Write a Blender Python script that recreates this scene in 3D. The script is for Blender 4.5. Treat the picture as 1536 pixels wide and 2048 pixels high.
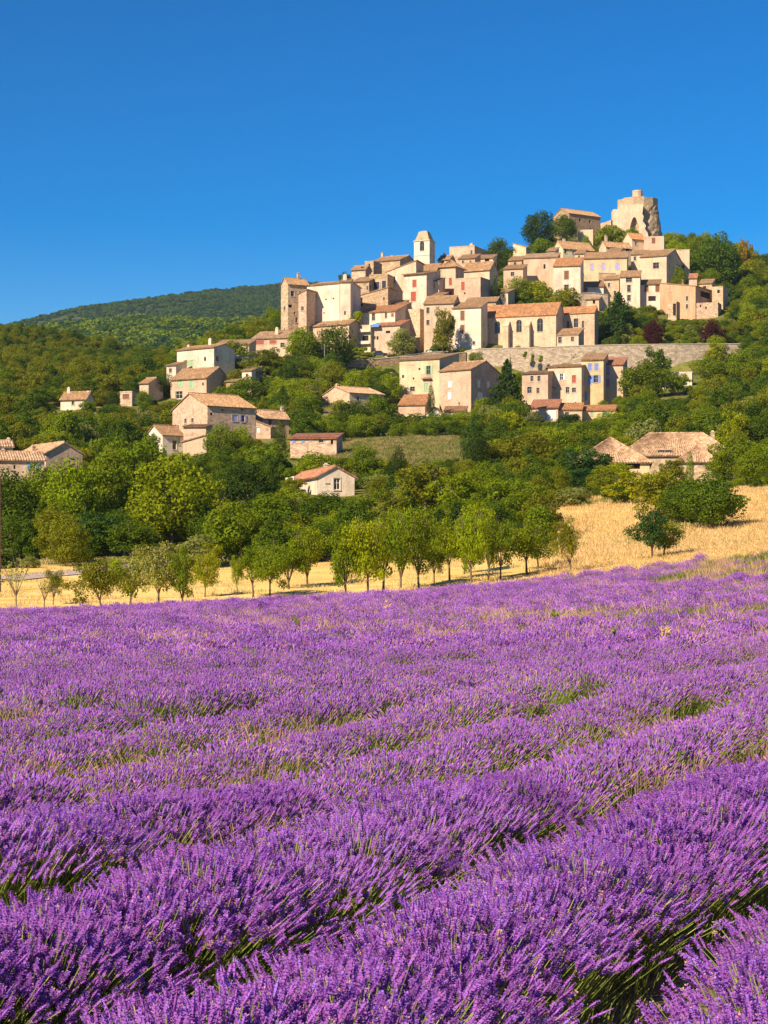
import bpy, math, random
import numpy as np
from mathutils import noise as mnoise, Vector

for o in list(bpy.data.objects):
    bpy.data.objects.remove(o)
scene = bpy.context.scene
COL = scene.collection

# ------------------------------------------------------------------ camera, sky, sun, exposure
F = 4000.0            # focal length in pixels of the 1536 x 2048 photograph
CX, HY = 768.0, 1150.0
CZ = 2.27             # eye height above the near field
cam_d = bpy.data.cameras.new('camera')
cam = bpy.data.objects.new('camera', cam_d)
COL.objects.link(cam)
cam.location = (0, 0, CZ)
cam.rotation_euler = (math.radians(90), 0, 0)
cam_d.sensor_fit = 'VERTICAL'
cam_d.sensor_height = 36.0
cam_d.lens = F / 2048.0 * 36.0
cam_d.shift_y = (HY - 1024.0) / 2048.0
cam_d.clip_start = 0.1
cam_d.clip_end = 30000
scene.camera = cam

SUN_EL, SUN_AZ = 34.0, 222.0      # azimuth clockwise from +Y: behind the camera, to its left
sx = math.sin(math.radians(SUN_AZ)) * math.cos(math.radians(SUN_EL))
sy = math.cos(math.radians(SUN_AZ)) * math.cos(math.radians(SUN_EL))
sz = math.sin(math.radians(SUN_EL))
world = bpy.data.worlds.new('World')
scene.world = world
world.use_nodes = True
wn, wl = world.node_tree.nodes, world.node_tree.links
wn.clear()
w_out = wn.new('ShaderNodeOutputWorld')
w_bg = wn.new('ShaderNodeBackground')
w_sky = wn.new('ShaderNodeTexSky')
w_sky.sky_type = 'NISHITA'
w_sky.sun_disc = False
w_sky.sun_elevation = math.radians(SUN_EL)
w_sky.sun_rotation = math.radians(SUN_AZ)
w_sky.altitude = 900
w_sky.air_density = 1.0
w_sky.dust_density = 0.15
w_sky.ozone_density = 3.0
w_hs = wn.new('ShaderNodeHueSaturation')
w_hs.inputs['Saturation'].default_value = 1.42
w_hs.inputs['Hue'].default_value = 0.505
w_hs.inputs['Value'].default_value = 0.8
w_bg.inputs['Strength'].default_value = 0.052
w_gm = wn.new('ShaderNodeGamma')       # the photograph's deep polarised blue
w_gm.inputs['Gamma'].default_value = 1.3
wl.new(w_sky.outputs[0], w_gm.inputs['Color'])
wl.new(w_gm.outputs[0], w_hs.inputs['Color'])
wl.new(w_hs.outputs[0], w_bg.inputs['Color'])
wl.new(w_bg.outputs[0], w_out.inputs['Surface'])

sun_d = bpy.data.lights.new('sun', 'SUN')
sun_d.energy = 5.0
sun_d.angle = math.radians(0.5)
sun_d.color = (1.0, 0.81, 0.58)
sun = bpy.data.objects.new('sun', sun_d)
COL.objects.link(sun)
sun.rotation_euler = Vector((sx, sy, sz)).to_track_quat('Z', 'Y').to_euler()
sun.location = (0, 0, 60)

vs = scene.view_settings
vs.view_transform = 'Standard'
vs.look = 'None'
vs.exposure = 0.78
vs.gamma = 1.0
vs.use_curve_mapping = False
scene.cycles.max_bounces = 6
scene.cycles.diffuse_bounces = 3
scene.cycles.transmission_bounces = 4
scene.cycles.transparent_max_bounces = 8
scene.cycles.volume_bounces = 0
scene.cycles.use_denoising = True

random.seed(7)
RNG = np.random.default_rng(7)

# ------------------------------------------------------------------ helpers
def pt(px, py, Y):
    """world point seen at photograph pixel (px, py) at depth Y"""
    return ((px - CX) / F * Y, Y, CZ + (HY - py) / F * Y)

def proj(x, y, z):
    return CX + F * x / y, HY - F * (z - CZ) / y

class MB:
    """collects faces of one mesh"""
    def __init__(self):
        self.v, self.f, self.m = [], [], []
    def quad(self, *p, mi=0):
        n = len(self.v); self.v.extend(p); self.f.append(tuple(range(n, n + len(p)))); self.m.append(mi)
    def box(self, x0, x1, y0, y1, z0, z1, mi=0):
        n = len(self.v)
        self.v += [(x0,y0,z0),(x1,y0,z0),(x1,y1,z0),(x0,y1,z0),(x0,y0,z1),(x1,y0,z1),(x1,y1,z1),(x0,y1,z1)]
        for q in ((0,3,2,1),(4,5,6,7),(0,1,5,4),(1,2,6,5),(2,3,7,6),(3,0,4,7)):
            self.f.append(tuple(n + i for i in q)); self.m.append(mi)
    def tube(self, pts, rad, n=6, mi=0, cap=True):
        base = len(self.v); P = [Vector(p) for p in pts]
        for i, p in enumerate(P):
            t = (P[min(i+1, len(P)-1)] - P[max(i-1, 0)]).normalized()
            a = t.cross(Vector((0.31, 0.95, 0.05))).normalized(); b = t.cross(a)
            for k in range(n):
                an = 2*math.pi*k/n
                self.v.append(tuple(p + (a*math.cos(an) + b*math.sin(an)) * rad[i]))
        for i in range(len(P)-1):
            for k in range(n):
                k2 = (k+1) % n
                self.f.append((base+i*n+k, base+i*n+k2, base+(i+1)*n+k2, base+(i+1)*n+k)); self.m.append(mi)
        if cap:
            self.f.append(tuple(base+(len(P)-1)*n+k for k in range(n))); self.m.append(mi)
    def lathe(self, prof, n=12, cx=0, cy=0, mi=0, a0=0.0):
        base = len(self.v)
        for r, z in prof:
            for k in range(n):
                an = a0 + 2*math.pi*k/n
                self.v.append((cx + r*math.cos(an), cy + r*math.sin(an), z))
        for i in range(len(prof)-1):
            for k in range(n):
                k2 = (k+1) % n
                self.f.append((base+i*n+k, base+i*n+k2, base+(i+1)*n+k2, base+(i+1)*n+k)); self.m.append(mi)
        self.f.append(tuple(base+(len(prof)-1)*n+k for k in range(n))); self.m.append(mi)
    def mesh(self, name, mats, smooth=False):
        me = bpy.data.meshes.new(name)
        me.from_pydata(self.v, [], self.f)
        for m in (mats if isinstance(mats, (list, tuple)) else [mats]):
            me.materials.append(m)
        if any(self.m):
            me.polygons.foreach_set('material_index', self.m)
        if smooth:
            me.polygons.foreach_set('use_smooth', [True]*len(self.f))
        me.update()
        return me
    def obj(self, name, mats, parent=None, smooth=False):
        return link(name, self.mesh(name, mats, smooth), parent)

def link(name, data, parent=None):
    o = bpy.data.objects.new(name, data)
    COL.objects.link(o)
    if parent is not None:
        o.parent = parent
    return o

def tag(o, label=None, cat=None, group=None, kind=None):
    if label: o['label'] = label
    if cat: o['category'] = cat
    if group: o['group'] = group
    if kind: o['kind'] = kind
    return o

def empty(name, loc, rz=0.0):
    o = link(name, None)
    o.empty_display_size = 0.5
    o.location = loc
    o.rotation_euler = (0, 0, rz)
    return o

# ------------------------------------------------------------------ materials
_mats = {}
def new_mat(name):
    m = bpy.data.materials.new(name); m.use_nodes = True
    nt = m.node_tree; nt.nodes.clear()
    out = nt.nodes.new('ShaderNodeOutputMaterial')
    b = nt.nodes.new('ShaderNodeBsdfPrincipled')
    b.inputs['Roughness'].default_value = 0.9
    b.inputs['Specular IOR Level'].default_value = 0.2
    nt.links.new(b.outputs[0], out.inputs[0])
    return m, nt, b, out

def nd(nt, t, **kw):
    n = nt.nodes.new(t)
    for k, v in kw.items():
        if k in n.inputs.keys(): n.inputs[k].default_value = v
        else: setattr(n, k, v)
    return n

def mixc(nt, fac, a, b, mode='MIX'):
    n = nt.nodes.new('ShaderNodeMix'); n.data_type = 'RGBA'; n.blend_type = mode
    for sock, v in ((n.inputs[0], fac), (n.inputs[6], a), (n.inputs[7], b)):
        if hasattr(v, 'is_output'): nt.links.new(v, sock)
        elif isinstance(v, (int, float)): sock.default_value = v
        else: sock.default_value = (*v[:3], 1)
    return n.outputs[2]

def ramp(nt, src, stops):
    n = nt.nodes.new('ShaderNodeValToRGB')
    e = n.color_ramp.elements
    while len(e) < len(stops): e.new(0.5)
    for i, (p, c) in enumerate(stops):
        e[i].position = p
        e[i].color = (*c[:3], 1) if not isinstance(c, (int, float)) else (c, c, c, 1)
    nt.links.new(src, n.inputs[0])
    return n.outputs[0]

def coords(nt, scale=(1,1,1), shift=True):
    tc = nt.nodes.new('ShaderNodeTexCoord')
    mp = nt.nodes.new('ShaderNodeMapping'); mp.inputs['Scale'].default_value = scale
    nt.links.new(tc.outputs['Object'], mp.inputs['Vector'])
    if shift:
        oi = nt.nodes.new('ShaderNodeObjectInfo')
        mu = nt.nodes.new('ShaderNodeVectorMath'); mu.operation = 'SCALE'; mu.inputs[0].default_value = (37.0, 19.0, 11.0)
        nt.links.new(oi.outputs['Random'], mu.inputs['Scale'])
        nt.links.new(mu.outputs[0], mp.inputs['Location'])
    return mp.outputs[0]

def noise(nt, vec, scale, detail=3, rough=0.55):
    n = nd(nt, 'ShaderNodeTexNoise', Scale=scale, Detail=detail, Roughness=rough)
    nt.links.new(vec, n.inputs['Vector'])
    return n.outputs['Fac']

def mul(c, k):
    return tuple(min(1.0, x*k) for x in c)

def wall_mat(col, stone=0.0):
    key = ('wall', tuple(round(c, 3) for c in col), stone)
    if key in _mats: return _mats[key]
    m, nt, b, out = new_mat('stone_wall' if stone > 0.5 else 'render_wall')
    v = coords(nt)
    big = noise(nt, v, 0.22, 4, 0.6)
    base = ramp(nt, big, [(0.32, mul(col, 0.72)), (0.5, col), (0.72, (min(1, col[0]*1.07), min(1, col[1]*1.1), min(1, col[2]*1.16)))])
    vs_ = coords(nt, (1.0, 1.0, 0.12))
    streak = noise(nt, vs_, 1.1, 4, 0.65)
    base = mixc(nt, ramp(nt, streak, [(0.50, 0.0), (0.72, 0.7)]), base, mul((col[0], col[1]*0.92, col[2]*0.84), 0.66))
    v3 = coords(nt, (1.0, 1.0, 1.7))
    vo = nd(nt, 'ShaderNodeTexVoronoi', Scale=1.3 if stone > 0.5 else 1.8)
    nt.links.new(v3, vo.inputs['Vector'])
    sep = nt.nodes.new('ShaderNodeSeparateColor'); nt.links.new(vo.outputs['Color'], sep.inputs[0])
    stonec = ramp(nt, sep.outputs[0], [(0.0, mul((col[0], col[1]*.95, col[2]*.88), 0.58)), (0.5, mul((col[0], col[1]*.96, col[2]*.9), 0.86)), (1.0, mul(col, 1.14))])
    # render has fallen off in patches so that the rubble shows
    patch = noise(nt, v, 0.7, 5, 0.75)
    lo = 0.62 - 0.50*stone
    base = mixc(nt, ramp(nt, patch, [(lo, 0.0), (min(0.99, lo + 0.12), 0.9)]), base, stonec)
    oi_ = nt.nodes.new('ShaderNodeObjectInfo')
    base = mixc(nt, 1.0, base, ramp(nt, oi_.outputs['Random'], [(0.0, (.94, .92, .90)), (.5, (1.06, 1.06, 1.06)), (1.0, (1.08, 1.03, .97))]), 'MULTIPLY')
    fine = noise(nt, v, 2.6, 4, 0.75)
    base = mixc(nt, 0.8, base, ramp(nt, fine, [(0.3, 0.74), (0.62, 1.0)]), 'MULTIPLY')
    nt.links.new(base, b.inputs['Base Color'])
    bp = nd(nt, 'ShaderNodeBump', Strength=0.5, Distance=0.08)
    nt.links.new(vo.outputs['Distance'] if stone > 0.5 else fine, bp.inputs['Height'])
    nt.links.new(bp.outputs[0], b.inputs['Normal'])
    _mats[key] = m
    return m

def tile_mat(col):
    key = ('tile', col)
    if key in _mats: return _mats[key]
    m, nt, b, out = new_mat('clay_tile')
    v = coords(nt)
    vo = nd(nt, 'ShaderNodeTexVoronoi', Scale=3.2); nt.links.new(v, vo.inputs['Vector'])
    sep = nt.nodes.new('ShaderNodeSeparateColor'); nt.links.new(vo.outputs['Color'], sep.inputs[0])
    c = ramp(nt, sep.outputs[1], [(0.0, mul(col, 0.55)), (0.35, mul(col, 0.9)), (0.7, mul(col, 1.1)), (1.0, (min(1, col[0]*1.35), col[1]*1.5, col[2]*1.7))])
    big = noise(nt, v, 0.45, 4, 0.65)
    c = mixc(nt, ramp(nt, big, [(0.45, 0.0), (0.72, 0.7)]), c, (0.23, 0.155, 0.085))
    lich = noise(nt, v, 1.6, 4, 0.75)
    c = mixc(nt, ramp(nt, lich, [(0.6, 0.0), (0.75, 0.5)]), c, (0.42, 0.36, 0.2))
    nt.links.new(c, b.inputs['Base Color'])
    _mats[key] = m
    return m

def plain(name, col, rough=0.7, var=0.15, spec=0.3, scale=3.0, metallic=0.0):
    key = (name, tuple(col))
    if key in _mats: return _mats[key]
    m, nt, b, out = new_mat(name)
    v = coords(nt)
    n = noise(nt, v, scale, 4, 0.6)
    nt.links.new(ramp(nt, n, [(0.3, mul(col, 1-var)), (0.7, mul(col, 1+var))]), b.inputs['Base Color'])
    b.inputs['Roughness'].default_value = rough
    b.inputs['Specular IOR Level'].default_value = spec
    b.inputs['Metallic'].default_value = metallic
    _mats[key] = m
    return m

GLASS = plain('window_glass', (0.025, 0.028, 0.03), 0.08, 0.3, 0.5, 0.8)
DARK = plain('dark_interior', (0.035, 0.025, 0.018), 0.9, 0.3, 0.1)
SHC = {'r': (0.36, 0.075, 0.04), 'b': (0.17, 0.25, 0.58), 'l': (0.40, 0.36, 0.66), 'g': (0.28, 0.46, 0.25), 'n': (0.20, 0.085, 0.04),
       'w': (0.72, 0.70, 0.66), 'v': (0.33, 0.20, 0.55), 'k': (0.018, 0.018, 0.055), 't': (0.10, 0.30, 0.55)}
def shut_mat(c): return plain('painted_shutter', SHC[c], 0.6, 0.12)
FRAME = plain('window_frame_wood', (0.34, 0.26, 0.19), 0.7)
FRAMEW = plain('window_frame_white', (0.68, 0.65, 0.60), 0.6)
SILL = plain('limestone_trim', (0.50, 0.43, 0.34), 0.9)
BARK = plain('bark', (0.13, 0.095, 0.065), 0.95, 0.35, 0.1, 6.0)
BARKL = plain('pale_bark', (0.24, 0.18, 0.12), 0.95, 0.35, 0.1, 6.0)
METAL = plain('dark_iron', (0.05, 0.05, 0.055), 0.5, 0.2, 0.4)
# ------------------------------------------------------------------ terrain
def field_edge(X):
    """depth at which the lavender stops"""
    return 121.0 + 0.12*X - 0.0015*X*X

def field_z(X, Y):
    X = np.clip(X, -45, 45)
    t = np.clip(np.maximum(Y, 0)/122.0, 0, 1.3)**1.2
    return t*(0.65 + 0.065*X + np.where(X > 0, 0.0022, 0.0009)*X*X)

# (photo x, photo y, half depth) of ground that can be read off the photograph
GROUND = [
 (0,1140,85),(250,1130,88),(450,1115,95),(700,1118,88),(900,1108,90),(1100,1092,88),(1150,1075,92),
 (1200,1015,106),(1260,1042,98),(1400,1075,88),(1536,1085,78),(1536,985,108),(1450,1030,100),(1650,1080,78),(1700,975,110),(1420,1062,92),(1330,1060,92),
 (-150,1145,85),(-150,1050,115),(-150,960,155),(-150,850,215),
 (0,1060,115),(100,985,150),(0,960,155),(165,950,158),
 (300,980,150),(450,980,150),(420,920,185),
 (565,987,140),(710,987,142),(850,980,145),(1000,970,145),(1150,965,142),(1300,950,146),(1440,955,146),(1536,930,155),
 (700,905,185),(800,925,178),(920,915,182),(800,885,195),(920,880,198),(1050,880,195),(1200,865,195),(650,920,178),
 (800,845,235),(1000,842,235),(1200,842,235),(1300,830,225),(1400,800,240),(1536,780,250),(1700,780,250),
 (1320,795,248),(1365,795,252),
 (1000,699,287),(1200,692,289),(1350,690,289),(1480,690,289),(1300,645,305),(1400,650,303),(1500,640,310),
 (960,765,270),(1100,770,268),(1280,765,268),(1400,755,272),(1470,750,275),
 (1100,605,318),(1030,612,312),(1180,612,314),
 (1400,545,370),(1480,540,380),(1536,535,385),(1536,600,345),(1450,605,340),(1650,560,385),(1700,640,330),
 (1270,484,395),(1150,470,390),(1400,505,410),(1060,500,380),(1100,480,385),
 (0,860,215),(60,800,240),(150,820,230),(230,815,235),(270,850,215),(0,720,310),(150,730,310),(300,765,300),
 (0,668,380),(120,675,380),(220,695,380),(330,745,360),(-200,670,380),(-200,740,310),
 (430,740,255),(500,738,258),(560,705,282),(640,735,275),(560,765,255),(700,750,268),(650,805,240),(600,855,215),(520,872,205),(480,695,285),
 (950,768,280),(1060,768,279.5),(1160,768,279.5),(1250,766,280),(1350,758,281),(1480,750,284),(700,750,276),(760,748,276.5),(830,745,277),(900,742,279),
 (720,718,283),(800,716,284),(880,712,285),(940,705,286),(760,770,258),(850,600,318),(770,610,315),(700,680,290),
]
WORLD_PTS = [(-260,960,60),(-120,940,70),(0,980,90),(100,960,105),(260,940,95),(420,820,90),(-420,760,60),(420,500,60),(-420,400,25),
             (420,250,12),(-420,200,2),(300,1300,60),(-300,1300,40),(0,1400,60),(600,1000,60),(-700,900,40)]
_gp = [pt(x, y, 2*h) for x, y, h in GROUND] + WORLD_PTS

class Terrain:
    def __init__(self, pts):
        P = np.array(pts, float)
        fx, fy = np.meshgrid(np.linspace(-60, 60, 9), [60, 95, 112, 122, 132])
        fz = field_z(fx, fy)
        P = np.vstack([P, np.stack([fx.ravel(), fy.ravel(), fz.ravel()], 1)])
        self.c = np.stack([P[:, 0], P[:, 1]/2], 1)
        n = len(P)
        D = np.sqrt(((self.c[:, None] - self.c[None])**2).sum(-1) + 4.0)
        A = np.zeros((n+1, n+1)); A[:n, n] = 1; A[n, :n] = 1
        # smoothing keeps neighbouring terraces from turning into spikes
        A[:n, :n] = -D + np.eye(n)*1.5
        b = np.append(P[:, 2], 0)
        s = np.linalg.solve(A, b)
        self.w, self.k = s[:n], s[n]
    def rbf(self, X, Y):
        X = np.asarray(X, float); Y = np.asarray(Y, float)
        sh = X.shape; X = X.ravel(); Y = Y.ravel()
        out = np.empty(len(X))
        for i in range(0, len(X), 20000):
            d = np.sqrt((X[i:i+20000, None]-self.c[None, :, 0])**2 + (Y[i:i+20000, None]/2-self.c[None, :, 1])**2 + 4.0)
            out[i:i+20000] = -d @ self.w + self.k
        return out.reshape(sh)
    def __call__(self, X, Y):
        X = np.asarray(X, float); Y = np.asarray(Y, float)
        e = field_edge(np.clip(X, -60, 60))
        s = np.clip((Y - e + 6)/16.0, 0, 1); s = s*s*(3-2*s)
        z = field_z(X, Y)*(1-s) + self.rbf(X, Y)*s
        far = np.clip((np.hypot(X, Y-400) - 900)/900, 0, 1); far = far*far*(3-2*far)
        return z*(1-far) + 10.0*far

# ------------------------------------------------------------------ house geometry
HOUSES = []           # filled by H(); built once the ground is known
CORNERS = []

def H(name, label, xl, xc, xr, yb, ye, hd, th, roof='gx', yr=None, col='cream', stone=0.15, tile='tan', wins=(), chim=(), d=None,
      into=None, cat='house', oh=0.45, fd=4.0, rh=None):
    Y = 2.0*hd; t = math.radians(th)
    ct, st = math.cos(t), math.sin(t)
    if th <= 0:   # near corner is front right
        Xc = (xc - CX)/F*Y
        k = (xl - CX)/F
        w = (Xc - k*Y)/(ct - k*st)
        if d is None:
            k = (xr - CX)/F
            d = (Xc - k*Y)/(st + k*ct)
            d = min(max(d, 4.0), 20.0) if d > 0 else 8.0
        fr = np.array([Xc, Y])
        cen = fr + np.array([ct, st])*(-w/2) + np.array([-st, ct])*(d/2)
    else:         # near corner is front left
        Xc = (xc - CX)/F*Y
        k = (xr - CX)/F
        w = (k*Y - Xc)/(ct - k*st)
        if d is None:
            k = (xl - CX)/F
            d = (Xc - k*Y)/(st + k*ct)
            d = min(max(d, 4.0), 20.0) if d > 0 else 8.0
        fl = np.array([Xc, Y])
        cen = fl + np.array([ct, st])*(w/2) + np.array([-st, ct])*(d/2)
    zb = CZ + (HY - yb)/F*Y
    ze = CZ + (HY - ye)/F*Y
    h = dict(name=name, label=label, w=w, d=d, cen=cen, th=t, zb=zb, h=max(1.5, ze - zb), roof=roof, col=col, stone=stone, tile=tile,
             wins=wins, chim=chim, into=into, cat=cat, xc=xc, thd=th, oh=oh, fd=fd)
    if rh is None:
        if yr is not None:
            dist = {'gx': d/2*ct, 'hip': d/2*ct, 'sb': d*ct, 'gy': w/2*abs(st)}.get(roof, 0)
            zr = CZ + (HY - yr)/F*(Y + dist)
            rh = zr - ze
        else:
            rh = 0.30*{'gx': d/2, 'gy': w/2, 'hip': min(w, d)/2, 'sb': d, 'sf': d, 'sl': w, 'sr': w}.get(roof, 0)
    run = {'gx': d/2, 'gy': w/2, 'hip': min(w, d)/2, 'sb': d, 'sf': d, 'sl': w, 'sr': w}.get(roof, 1)
    h['rh'] = min(max(rh, 0.13*run), 0.85*run)
    HOUSES.append(h)
    ux, vy = np.array([ct, st]), np.array([-st, ct])
    f = cen - vy*d/2
    CORNERS.append((f[0], f[1], zb - 0.4))
    b = cen + vy*d/2
    CORNERS.append((b[0], b[1], zb + 0.5))
    return h

def ray_local(h, px, py):
    """camera ray in the house frame (origin at base centre)"""
    ct, st = math.cos(h['th']), math.sin(h['th'])
    def rot(x, y): return (x*ct + y*st, -x*st + y*ct)
    o = rot(-h['cen'][0], -h['cen'][1]); dvec = rot((px - CX)/F, 1.0)
    return (o[0], o[1], CZ - h['zb']), (dvec[0], dvec[1], (HY - py)/F)

def on_face(h, face, px, py):
    o, dv = ray_local(h, px, py)
    if face == 'F': t = (-h['d']/2 - o[1])/dv[1]
    else: t = ((h['w']/2 if face == 'R' else -h['w']/2) - o[0])/dv[0]
    p = [o[i] + t*dv[i] for i in range(3)]
    return (p[0] if face == 'F' else p[1]), p[2]

COLS = {'cream': (0.64, 0.495, 0.35), 'white': (0.73, 0.615, 0.485), 'pink': (0.61, 0.45, 0.33), 'ochre': (0.67, 0.50, 0.29), 'tan': (0.51, 0.385, 0.25),
        'grey': (0.50, 0.43, 0.355), 'yellow': (0.68, 0.57, 0.37), 'orange': (0.58, 0.35, 0.21), 'stone': (0.54, 0.42, 0.285), 'brown': (0.40, 0.29, 0.19), 'bright': (0.78, 0.71, 0.62)}
TILES = {'tan': (0.40, 0.24, 0.125), 'orange': (0.47, 0.225, 0.10), 'red': (0.44, 0.19, 0.11), 'pale': (0.48, 0.31, 0.185), 'brown': (0.30, 0.17, 0.09)}

def tile_sheet(mb, p0, p1, q0, q1, thick=0.16):
    """corrugated slope: eave edge p0-p1, ridge edge q0-q1"""
    p0, p1, q0, q1 = map(Vector, (p0, p1, q0, q1))
    L = max((p1-p0).length, (q1-q0).length)
    n = max(4, int(L/0.40))
    nrm = (p1-p0).cross(q0-p0)
    if nrm.length < 1e-6: nrm = (p1-p0).cross(q1-p0)
    nrm.normalize()
    if nrm.z < 0: nrm = -nrm
    base = len(mb.v)
    for i in range(2*n+1):
        u = i/(2*n); off = nrm*(0.085 if i % 2 else -0.03)
        mb.v.append(tuple(p0.lerp(p1, u) + off)); mb.v.append(tuple(q0.lerp(q1, u) + off))
    flip = (p1-p0).cross(q0-p0).z < 0 or ((q0-p0).length < 1e-6)
    for i in range(2*n):
        a = base+2*i
        mb.f.append((a, a+2, a+3, a+1)); mb.m.append(0)
    dn = nrm*(-thick)
    pts = [p0, p1, q1, q0]
    low = [tuple(p+dn) for p in pts]; top = [tuple(p - nrm*0.04) for p in pts]
    mb.quad(*low)
    for i in range(4):
        j = (i+1) % 4
        mb.quad(low[i], low[j], top[j], top[i])

def roof_mesh(h):
    mb = MB(); w, d, H_, rh, oh = h['w']/2, h['d']/2, h['h'], h['rh'], h['oh']
    r = h['roof']
    if r == 'gx':
        s = rh/d; e = oh*s
        for sg in (-1, 1):
            tile_sheet(mb, (-w-oh*.6, sg*(d+oh), H_-e+.12), (w+oh*.6, sg*(d+oh), H_-e+.12), (-w-oh*.6, 0, H_+rh+.12), (w+oh*.6, 0, H_+rh+.12))
        mb.tube([(-w-oh*.6, 0, H_+rh+.14), (w+oh*.6, 0, H_+rh+.14)], [.16, .16], 6)
    elif r == 'gy':
        s = rh/w; e = oh*s
        for sg in (-1, 1):
            tile_sheet(mb, (sg*(w+oh), -d-oh*.6, H_-e+.12), (sg*(w+oh), d+oh*.6, H_-e+.12), (0, -d-oh*.6, H_+rh+.12), (0, d+oh*.6, H_+rh+.12))
        mb.tube([(0, -d-oh*.6, H_+rh+.14), (0, d+oh*.6, H_+rh+.14)], [.16, .16], 6)
    elif r == 'hip':
        W, D = w+oh, d+oh; z0 = H_-oh*rh/min(w, d)+.12; z1 = H_+rh+.12
        if w >= d: a, b = (-(w-d), 0, z1), ((w-d), 0, z1)
        else: a, b = (0, -(d-w), z1), (0, (d-w), z1)
        c = [(-W, -D, z0), (W, -D, z0), (W, D, z0), (-W, D, z0)]
        if w >= d:
            tile_sheet(mb, c[0], c[1], a, b); tile_sheet(mb, c[2], c[3], b, a); tile_sheet(mb, c[1], c[2], b, b); tile_sheet(mb, c[3], c[0], a, a)
        else:
            tile_sheet(mb, c[0], c[1], a, a); tile_sheet(mb, c[2], c[3], b, b); tile_sheet(mb, c[1], c[2], a, b); tile_sheet(mb, c[3], c[0], b, a)
        for k, q in ((0, a), (1, b if w >= d else a), (2, b), (3, a if w >= d else b)):
            mb.tube([c[k], q], [.13, .13], 5)
        mb.tube([a, b], [.15, .15], 5) if (Vector(a)-Vector(b)).length > .3 else None
    elif r in ('sb', 'sf'):
        zf, zk = (H_, H_+rh) if r == 'sb' else (H_+rh, H_)
        s = (zk-zf)/(2*d)
        tile_sheet(mb, (-w-oh*.5, -d-oh, zf-oh*s+.12), (w+oh*.5, -d-oh, zf-oh*s+.12), (-w-oh*.5, d+.1, zk+.12), (w+oh*.5, d+.1, zk+.12))
    elif r in ('sl', 'sr'):
        zl, zr = (H_, H_+rh) if r == 'sl' else (H_+rh, H_)
        s = (zr-zl)/(2*w)
        tile_sheet(mb, (-w-oh, d+oh*.5, zl-oh*s+.12), (-w-oh, -d-oh*.5, zl-oh*s+.12), (w+oh, d+oh*.5, zr+oh*s+.12), (w+oh, -d-oh*.5, zr+oh*s+.12))
    return mb

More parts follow.
